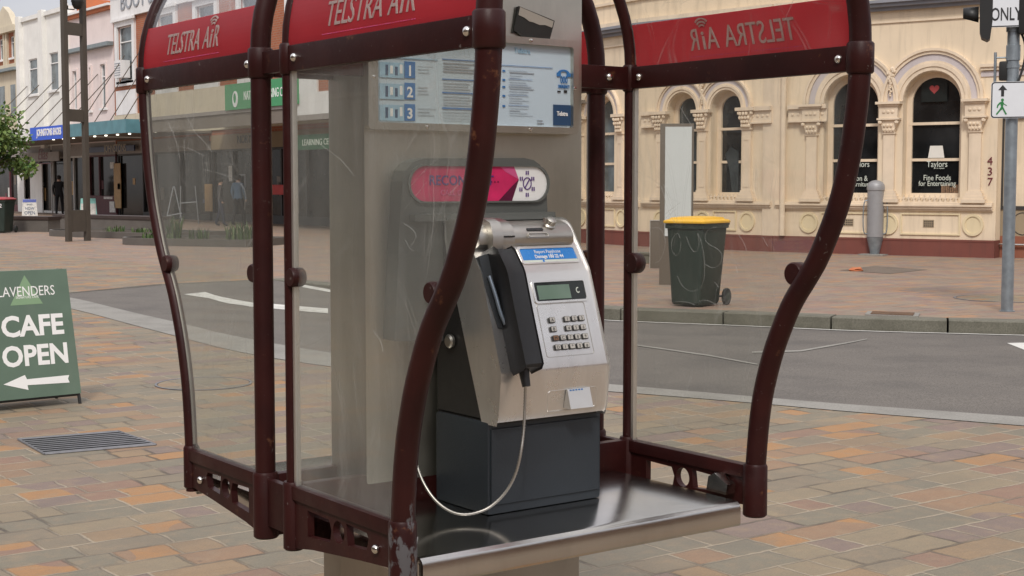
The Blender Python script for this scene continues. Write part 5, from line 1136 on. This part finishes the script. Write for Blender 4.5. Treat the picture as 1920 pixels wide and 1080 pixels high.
# awnings: separate fascias, soffits and stays
AX = 3.5
def awning(t, y0, y1, z0, z1, m, lamps=True):
    a_ = MB().prism(rect(y0, z0, y1, z1), R0, AX-.06, AX).obj('awning_fascia', m, t)
    MB().prism(rect(y0, z0+.06, y1, z0+.14), R0, .02, AX-.065).obj('awning_soffit', 'soffit', t)
    return a_
a_ = awning(white_b, 56.0, 60.7, 3.30, 3.86, 'awning_blue'); 
a_ = [o for o in white_b.children if o.name.startswith('awning_fascia')][0]
u_, v_ = rp(88, 251, AX+.02); b = MB(); b.text("JOHNSTONS SHOES", lambda u, v, w_: R0(u_-.2-u, v_-.06+v, w_), .40, AX+.004, AX+.02, sx=.86, bold=.012); b.obj('sign_lettering', 'white_ink', a_)
MB().prism(rect(60.75, 3.3, 66, 3.84), R0, AX-.06, AX).obj('awning_fascia', 'fascia_white', white_b); MB().prism(rect(60.75, 3.36, 72, 3.44), R0, .02, AX-.065).obj('awning_soffit', 'soffit', white_b)
pink_b = bpy.data.objects['pink_building']
awning(pink_b, 49.7, 55.9, 3.34, 3.85, 'awning_teal')
MB().box((FW_-AX+.0, 49.64, 3.34), (FW_-AX+.75, 49.70, 3.85)).obj('awning_end', 'awning_teal', pink_b)
awning(store_b, 36.4, 48.3, 3.70, 3.82, 'fascia_grey')
MB().prism(rect(36.4, 3.28, 48.3, 3.70), R0, AX-.12, AX-.04).obj('canopy_skirt', 'soffit', store_b)
MB().prism(rect(36.4, 3.82, 48.3, 4.62), R0, AX-.10, AX-.02).obj('canopy_fascia', 'cream2', store_b)
ns_ = MB().prism(rect(35.9, 3.80, 40.9, 4.62), R0, AX, AX+.05).obj('green_sign', 'nat_green', store_b)
u_, v_ = rp(457, 186, AX+.05); b = MB(); b.text('NATIONAL HEARING CENTRE', lambda u, v, w_: R0(u_-u, v_-.03+v, w_), .40, AX+.05, AX+.06, align='LEFT', sx=.63); b.prism([circ(*rp(441, 186, AX+.05), .20, .26), circ(rp(441, 186, AX+.05)[0]+.03, rp(441, 186, AX+.05)[1]+.03, .11, .16)], R0, AX+.05, AX+.06); b.obj('sign_lettering', 'white_ink', ns_)
awning(grey_b, 24.5, 36.2, 3.30, 3.46, 'fascia_grey'); MB().prism(rect(24.5, 3.46, 36.2, 4.1), R0, AX-.08, AX-.01).obj('canopy_fascia', 'fascia_white', grey_b)
gs = MB().prism(rect(30.0, 2.45, 37.5, 2.90), R0, AX-.35, AX-.30).obj('green_sign', 'dull_green', grey_b)
b = MB(); b.text('LEARNING CENTRE', lambda u, v, w_: R0(36.3-u, 2.58+v, w_), .26, AX-.30, AX-.29, align='LEFT'); b.obj('sign_lettering', 'board_pale', gs)
for bt, ys, top in ((white_b, [57, 59.0, 61.0, 63, 65, 67, 69], 6.4), (pink_b, [50.4, 51.9, 53.6, 55.2], 7.0)):
    for y_ in ys:
        b = MB(); b.tube([(FW_-AX+.25, y_, 3.85), (FW_, y_+(6.2 if bt is pink_b else 5.2)*.55, top)], .020, 6); b.obj('awning_stay', 'bark', bt, 60)
for i in range(10):
    p = Vector((FW_-AX+.8, 48.8+i*1.25, 3.36)); b = MB(); b.lathe([(.055, -.02), (.05, .02)], Matrix.Translation(p), 10); b.obj('soffit_light', 'lamp', pink_b if p.y < 56 else white_b)
# ground floor shop fronts
def front(t, y0, y1, m='shop_dark', step=1.4, glass_m='shopglass', riser=.35, top=2.75, header='fascia_grey'):
    f_ = MB(); n_ = max(1, int((y1-y0)/step/1.25)); cuts = [0.]
    for i in range(n_): cuts.append(cuts[-1]+random.choice((.6, 1., 1.5, 1.9)))
    cuts = [y0+(y1-y0)*c_/cuts[-1] for c_ in cuts]; holes = [rect(a_+.05, riser if random.random() < .7 else .06, c_-.05, top-.08) for a_, c_ in zip(cuts[:-1], cuts[1:])]
    f_ = f_.prism([rect(y0, 0, y1, top)]+holes, R0, -.08, 0).obj('shop_front', m, t)
    MB().prism(rect(y0+.02, .03, y1-.02, top-.02), R0, -.16, -.10).obj('shop_glass', glass_m, f_)
    for i in range(int((y1-y0)*.8)):
        u_ = random.uniform(y0+.2, y1-.6); v_ = random.uniform(.4, 1.9); MB().prism(rect(u_, v_, u_+random.uniform(.15, .6), v_+random.uniform(.15, .7)), R0, -.098, -.09).obj('window_display', random.choice(['poster', 'soffit', 'shop_maroon', 'ink_grey', 'timber', 'shop_navy', 'cabinet_brown', 'shop_dark']), f_)
    MB().prism(rect(y0, top, y1, 3.3), R0, -.1, .02).obj('shop_header', header, t)
    return f_
brick_b = bpy.data.objects['brick_building']
front(brick_b, 73.2, 80, 'shop_maroon', 1.8)
f_ = front(white_b, 68.5, 72.8, 'shop_white', 1.3, 'shopglass', .12)
f_ = front(white_b, 63.4, 68.3, 'shop_white', 1.15, 'shopglass', .10)
for q_ in ((60, 398, 80, 306), (36, 398, 46, 306)):
    MB().prism(rect(*wr(*q_)), R0, .0, .06).obj('white_wall_panel', 'white_wall', white_b)
el = MB().prism(rect(*wr(36, 305, 124, 284)), R0, .3, .36).obj('hanging_sign', 'fascia_grey', white_b)
u_, v_ = rp(80, 299, .36); b = MB(); b.text('Elias', lambda u, v, w_: R0(u_-u, v_+v, w_), .75, .36, .37, shear=.3, sx=1.1); b.prism(rect(u_-1.4, v_-.22, u_+1., v_-.17), R0, .36, .37); b.obj('sign_lettering', 'maroon_ink', el)
f_ = front(pink_b, 59.9, 63.2, 'shop_maroon', 1.1, 'shopglass', .9)
f_ = front(store_b, 50.0, 59.6, 'shop_dark', 1.6, 'shopglass', .25)
jn = MB().prism(rect(*wr(170, 287, 262, 272)), R0, .2, .26).obj('hanging_sign', 'shop_navy', store_b)
u_, v_ = rp(215, 284, .27); b = MB(); b.text('JOHNSTONS', lambda u, v, w_: R0(u_-u, v_-.02+v, w_), .48, .26, .27, sx=.95); b.obj('sign_lettering', 'gold_ink', jn)
f_ = front(store_b, 36.4, 49.8, 'shop_dark', 1.7, 'shopglass', .3, header='stall')
u_, v_ = rp(470, 268, .03); b = MB(); b.text('NORTHERN', lambda u, v, w_: R0(u_-u, 2.95+v, w_), .42, .02, .04); b.obj('header_lettering', 'shop_dark', store_b)
f_ = front(grey_b, 24.7, 36.0, 'fascia_grey', 1.9, 'shopglass', .25)
b = MB(); b.prism(rect(25.0, 1.32, 36.0, 1.40), R0, .0, .05); b.obj('red_strip', 'red_cloth', grey_b)
u_ = rp(518, 365, .05)[0]; rs_ = MB().prism(rect(u_-.9, 1.05, u_+.6, 1.40), R0, .05, .10).obj('red_notice', 'red_cloth', grey_b)
for (x0, y0, x1, y1, m) in ((216, 306, 227, 390, 'timber'), (196, 369, 212, 373, 'poster'), (207, 378, 217, 398, 'poster'), (222, 344, 227, 355, 'poster'), (208, 304, 215, 316, 'poster'), (386, 345, 399, 396, 'timber')):
    q_ = wr(x0, y1, x1, y0); MB().prism(rect(*q_), R0, .01, .04).obj('door_post' if m == 'timber' else 'window_poster', m, store_b)

# ================================================================== PYLON, SEATS, PLANTERS, BOARDS
pl_, pr2 = onZ(129, 453, 0), onZ(164, 451.5, 0); ax = (pr2-pl_); ax.z = 0; wdt = ax.length; ax.normalize(); ay = Vector((-ax.y, ax.x, 0))
T = Matrix(((ax.x, ay.x, 0, pl_.x), (ax.y, ay.y, 0, pl_.y), (0, 0, 1, 0), (0, 0, 0, 1)))
t = thing('light_pylon', pl_, 'tall brown steel ladder pylon carrying a dark dome camera', 'pylon')
for u_ in (0, wdt): MB().box((u_-.065, -.06, 0), (u_+.065, .06, 7.2), T, .006).obj('upright', 'pylon', t)
zz = lambda y: onP(147, y, pl_, FW).z
for y0, y1 in ((435, 394), (228, 205), (67, 44)): MB().box((.065, -.045, zz(y0)), (wdt-.065, .045, zz(y1)), T).obj('cross_plate', 'pylon', t)
b = MB(); zc_ = zz(8); T3 = T @ Matrix.Translation((wdt*.48, -.16, 0)); b.lathe([(.001, zc_-.16), (.08, zc_-.14), (.13, zc_-.05), (.14, zc_+.02)], T3, 20, 0); b.lathe([(.15, zc_+.02), (.15, zc_+.14), (.05, zc_+.17)], T3, 20, 0); cm_ = b.obj('dome_camera', 'signal_black', t, 50)
MB().box((wdt*.48-.03, -.16, zc_+.05), (wdt-.05, -.05, zc_+.11), T).obj('camera_arm', 'pylon', t)
def seat_wall(xl, yl, xr, yr, h, label):
    p = onZ(xl, yl, 0); q_ = onZ(xr, yr, 0); d_ = q_-p; L_ = d_.length; d_.normalize(); e_ = Vector((-d_.y, d_.x, 0)); e_ = e_ if e_.dot(FW) > 0 else -e_
    T_ = Matrix(((d_.x, e_.x, 0, p.x), (d_.y, e_.y, 0, p.y), (0, 0, 1, 0), (0, 0, 0, 1)))
    t_ = thing('bench_seat', (p+q_)/2, label, 'bench', 'bench walls by the planters')
    MB().box((0, 0, 0), (L_, .6, h-.10), T_, .01).obj('base', 'edge_steel', t_); MB().box((-.03, -.03, h-.10), (L_+.03, .63, h), T_, .01).obj('seat_slab', 'seat_top', t_)
seat_wall(12, 434, 90, 435, .46, 'short dark bench block just right of the red lidded bin')
seat_wall(101, 430, 288, 437, .48, 'long dark topped bench wall behind the planters, beside the pylon')
def blades(b, c_, r_, h, n_, lean_=.5):
    for i in range(n_):
        a_ = random.uniform(0, 6.283); rr = r_*math.sqrt(random.random()); p = c_+Vector((rr*math.cos(a_), rr*math.sin(a_), 0)); hh = h*random.uniform(.5, 1.1); th = random.uniform(0, 6.283)
        d_ = Vector((math.cos(th), math.sin(th), 0)); w_ = Vector((-d_.y, d_.x, 0))*.022; m1 = p+d_*hh*.22*lean_+Vector((0, 0, hh*.6)); e_ = p+d_*hh*.65*lean_+Vector((0, 0, hh))
        b.add([p-w_, p+w_, m1+w_*.8, m1-w_*.8, e_], [(0, 1, 2, 3), (3, 2, 4)])
def planter(pl0, pr0, depth_, h, label, plants, name='planter'):
    p = onZ(*pl0, 0); q_ = onZ(*pr0, 0); d_ = q_-p; L_ = d_.length; d_.normalize(); e_ = Vector((-d_.y, d_.x, 0)); e_ = e_ if e_.dot(FW) > 0 else -e_
    f_ = lambda u, v, w_: p+d_*u+e_*v+Vector((0, 0, w_))
    def ol(ins): r_ = depth_/2-ins; return [(depth_/2-r_*math.sin(R_(a_)), depth_/2+r_*math.cos(R_(a_))) for a_ in range(0, 181, 12)]+[(L_-ins, ins), (L_-ins, depth_-ins)]
    t_ = thing('planter', (p+q_)/2, label, 'planter', 'curved steel edged garden beds')
    MB().prism([ol(0), ol(.07)], f_, 0, h).obj('edging', 'edge_steel', t_, 40); MB().prism(ol(.07), f_, 0, h-.05).obj('soil', 'soil', t_)
    for u_, v_, r_, hh, n_ in plants:
        b = MB(); blades(b, f_(u_, v_, h-.05), r_, hh, n_); o_ = b.obj('grass_clump', 'grass')
        tag(o_, PL.pop(0), 'plant', 'grass clumps in the garden beds')
PL = ['tall spiky green grass clump beside the curved tube in the nearer bed', 'low green ground plants spreading in the nearer bed', 'green tuft seen through the glass in the nearer bed', 'large green clump seen through the glass, rightmost in the nearer bed', 'low green clump in the farther bed, right of the pylon', 'small green tuft in the farther bed, behind the pylon']
planter((193, 459), (462, 464), 2.2, .17, 'curved steel edged garden bed with grasses, partly behind the booth glass', [(1.05, 1.4, .20, .58, 60), (.9, .9, .42, .18, 80), (1.75, 1.3, .25, .28, 45), (3.05, 1.2, .40, .42, 110)])
planter((58, 442), (300, 450), 2.4, .17, 'farther curved steel edged bed standing behind the pylon', [(3.4, 1.2, .5, .15, 60), (2.0, 1.2, .3, .18, 30)])
def aboard(px, py, hgt_, wd_, m, label, lines=()):
    p = onZ(px, py, 0); t_ = thing('pavement_board', p, label, 'sign board'); hd_ = R_(36.1+math.degrees(math.atan((px-960)/F_PX))); r_ = Vector((math.cos(hd_), -math.sin(hd_), 0)); n_ = Vector((-math.sin(hd_), -math.cos(hd_), 0))
    f_ = lambda u, v, w_: p+r_*u+n_*(w_+.25-.25*v/hgt_)+Vector((0, 0, v)); g_ = lambda u, v, w_: p+r_*u-n_*(.25-.25*v/hgt_+w_)+Vector((0, 0, v))
    ol = [(-wd_/2, .02), (wd_/2, .02), (wd_*.42, hgt_), (-wd_*.42, hgt_)]
    fp = MB().prism(ol, f_, -.02, 0).obj('front_panel', m, t_); MB().prism(ol, g_, 0, .02).obj('back_panel', m, t_)
    for (txt, v_, s_, mm) in lines:
        b = MB()
        if txt is None: b.prism(rect(-wd_*.42, v_, wd_*.42, v_+s_), f_, 0, .01)
        else: b.text(txt, lambda u, v, w_: f_(u, v_+v, w_), s_, 0, .012, sx=.85)
        b.obj('board_print', mm, fp)
aboard(56, 407, .78, .66, 'poster', 'white pavement board reading NOW OPEN with a blue heading', ((None, .64, .13, 'blue_board'), ('SHOES', .52, .09, 'ink_dark'), ('NOW', .32, .17, 'ink_dark'), ('OPEN', .12, .20, 'ink_dark')))
aboard(166, 408, .82, .72, 'teal_board', 'pale teal pavement board standing behind the pylon uprights', ((None, .1, .5, 'poster'),))
p = onZ(268, 400, 0); t_ = bpy.data.objects
b = MB(); b.lathe([(.32, 0), (.30, .1), (.12, .95), (.05, 1.0)], Matrix.Translation(p), 18); tag(b.obj('red_cone', 'red_cloth', None, 40), 'bright red cone shaped stand beside the shop door, left of the tube', 'red stand')
# folding easel outside the shops, behind the glass
p = onZ(340, 421, 0); t = thing('folding_easel', p, 'pale metal folding easel frame standing on the mall, behind the glass', 'easel')
hd_ = R_(36.1-12); r_ = Vector((math.cos(hd_), -math.sin(hd_), 0)); n_ = Vector((math.sin(hd_), math.cos(hd_), 0))
for u0_, u1_, v0_, v1_ in ((-.55, -.25, 0, 0), (.05, -.22, .0, .0), (-.05, .0, .6, .6), (.6, .5, .6, .6)):
    b = MB(); b.tube([p+r_*u0_+n_*v0_, p+r_*u1_+n_*v1_*.3+Vector((0, 0, 1.35))], .02, 6); b.obj('leg', 'ink_grey', t, 50)
b = MB(); b.tube([p+r_*-.05+Vector((0, 0, .75)), p+r_*.55+Vector((0, 0, .8))], .02, 6); b.tube([p+r_*-.5+Vector((0, 0, .3)), p+r_*.02+Vector((0, 0, .4))], .02, 6); b.obj('crossbar', 'ink_grey', t, 50)

# ================================================================== TREE
def make_tree(p, h0, R1, nleaf, label):
    t_ = thing('leafy_tree', p, label, 'tree'); b = MB()
    b.tube([p, p+Vector((.03, .02, h0*.5)), p+Vector((0, .05, h0))], [.11, .085, .07], 10)
    limbs = []
    for i in range(7):
        a_ = i*.9+random.random(); e_ = p+Vector((math.cos(a_)*R1*.7, math.sin(a_)*R1*.7, h0+random.uniform(.4, 2.0))); b.tube([p+Vector((0, 0, h0*random.uniform(.75, 1))), p.lerp(e_, .5)+Vector((0, 0, h0*.5)), e_], [.05, .03, .012], 7); limbs.append(e_)
    b.obj('trunk', 'bark', t_, 60)
    lv = MB(); cl = []
    for i in range(46):
        a_ = random.uniform(0, 6.283); rr = R1*math.sqrt(random.random()); z = random.uniform(-.2, 1)
        cl.append((p+Vector((rr*math.cos(a_)*(1-.3*abs(z)), rr*math.sin(a_)*(1-.3*abs(z)), h0+.55+z*R1*1.05)), random.uniform(.30, .6)))
    for i in range(nleaf):
        c_, s_ = random.choice(cl); v = Vector((random.gauss(0, 1), random.gauss(0, 1), random.gauss(0, .8))); v = v.normalized()*s_*random.random()**.4
        q_ = c_+v; d_ = (v+Vector((random.gauss(0, .5), random.gauss(0, .5), random.gauss(-.2, .4)))).normalized(); s1_ = d_.cross(Vector((random.gauss(0, 1), random.gauss(0, 1), random.gauss(0, 1)))).normalized()
        L_ = random.uniform(.12, .22); w_ = L_*.30
        lv.add([q_, q_+d_*L_*.5+s1_*w_, q_+d_*L_, q_+d_*L_*.5-s1_*w_], [(0, 1, 2, 3)])
    lv.obj('crown', 'leaf', t_)
p = onZ(-28, 421, 0); make_tree(Vector((p.x, p.y, 0)), 1.75, 1.6, 7500, 'small leafy green street tree at the left edge behind the red lidded bin')

# ================================================================== PEOPLE
def person(px, py, hgt_, yaw, top, legs, label, hairm='hair', stride=.12):
    p = onZ(px, py, 0); s = hgt_/1.75
    J = {'pel': (0, 0, .95), 'spine': (0, .01, 1.15), 'chest': (0, .015, 1.36), 'neck': (0, -.0, 1.50), 'head': (0, -.02, 1.62), 'crown': (0, -.01, 1.72)}
    for sg, n_ in ((-1, 'l'), (1, 'r')):
        J.update({'hip'+n_: (sg*.10, 0, .90), 'knee'+n_: (sg*.11, -.02+sg*stride*.4, .50), 'ank'+n_: (sg*.115, .03+sg*stride, .08), 'toe'+n_: (sg*.125, -.12+sg*stride, .035), 'sh'+n_: (sg*.19, .015, 1.42), 'el'+n_: (sg*.255, .03, 1.14), 'wr'+n_: (sg*.24, -.08, .92), 'hd'+n_: (sg*.235, -.11, .83)})
    E_ = [('pel', 'spine'), ('spine', 'chest'), ('chest', 'neck'), ('neck', 'head'), ('head', 'crown')]
    for n_ in 'lr': E_ += [('pel', 'hip'+n_), ('hip'+n_, 'knee'+n_), ('knee'+n_, 'ank'+n_), ('ank'+n_, 'toe'+n_), ('chest', 'sh'+n_), ('sh'+n_, 'el'+n_), ('el'+n_, 'wr'+n_), ('wr'+n_, 'hd'+n_)]
    Rr = {'pel': .15, 'spine': .145, 'chest': .165, 'neck': .058, 'head': .095, 'crown': .07, 'hip': .105, 'knee': .07, 'ank': .052, 'toe': .04, 'sh': .075, 'el': .055, 'wr': .04, 'hd': .035}
    ks = list(J); me = bpy.data.meshes.new('person'); me.from_pydata([Vector(J[k_])*s for k_ in ks], [(ks.index(a_), ks.index(c_)) for a_, c_ in E_], [])
    o = bpy.data.objects.new('person', me); COL.objects.link(o); md = o.modifiers.new('skin', 'SKIN')
    for i, k_ in enumerate(ks):
        r_ = Rr.get(k_, Rr.get(k_[:-1], .06))*s; sv_ = me.skin_vertices[0].data[i]; sv_.radius = (r_, r_*(.75 if k_ in ('chest', 'spine', 'pel') else 1)); sv_.use_root = (k_ == 'pel')
    sb = o.modifiers.new('sub', 'SUBSURF'); sb.levels = sb.render_levels = 2
    dg = bpy.context.evaluated_depsgraph_get(); m2 = bpy.data.meshes.new_from_object(o.evaluated_get(dg)); o.modifiers.clear(); o.data = m2
    m2.materials.clear()
    for q_ in (top, legs, 'skin', 'black_ink'): m2.materials.append(M[q_])
    for f in m2.polygons:
        c_ = f.center/s; f.material_index = 3 if c_.z < .09 else 1 if c_.z < .93 and abs(c_.x) < .21 else 2 if (c_.z > 1.50 or (c_.z < .90 and abs(c_.x) > .2)) else 0
        f.use_smooth = True
    hb = MB(); bm = bmesh.new(); bmesh.ops.create_icosphere(bm, subdivisions=2, radius=.112*s); hb.bm(bm, Matrix.Translation(Vector((0, .012, 1.665))*s) @ Matrix.Diagonal((.92, 1.05, .95, 1))); h_ = hb.obj('hair', hairm, None, 60)
    h_.parent = o
    o.location = (p.x, p.y, 0); o.rotation_euler = (0, 0, yaw); tag(o, label, 'person'); return o
person(112, 403, 1.82, R_(150), 'cloth_black', 'cloth_black', 'person in black clothes standing with back turned at the white shop entrance')
person(414, 424, 1.62, R_(60), 'cloth_grey', 'cloth_navy', 'shorter person in grey walking past the shops, seen through the left panel', stride=.16)
person(448, 423, 1.74, R_(120), 'cloth_blue', 'cloth_black', 'person in blue top and black trousers beside the shorter person in grey', stride=.18)

# ================================================================== UNSEEN TERRACE (added behind the viewer as something dark for steel to mirror)
t = thing('added_terrace', (-17, 5, 0), 'unseen brown shop terrace added behind the viewer for the steel to reflect', 'building')
FO = Fac((-14, 60, 0), 180)
holes = [rect(3+i*6.0, 5.2, 5.2+i*6.0, 7.6) for i in range(18)]
MB().prism([rect(0, 3.2, 112, 9.5)]+holes, FO, -.4, 0).obj('wall', 'brown_brick', t)
MB().box((-24, -52, 0), (-14.45, 60, 9.3)).obj('building_core', 'shop_dark', t)
FO2 = Fac((70, -32, 0), 270)
MB().prism([rect(0, 0, 84, 9.0)]+[rect(3+i*6.0, 5.2, 5.2+i*6.0, 7.6) for i in range(13)], FO2, 0, .4).obj('wall', 'brown_brick', t)
MB().box((-14, -44, 0), (70, -32.5, 8.8)).obj('building_core', 'shop_dark', t)
MB().prism(rect(0, 3.2, 112, 3.8), FO, 3.0, 3.1).obj('awning_fascia', 'fascia_grey', t); MB().prism(rect(0, 3.3, 112, 3.4), FO, .02, 3.0).obj('awning_soffit', 'soffit', t)
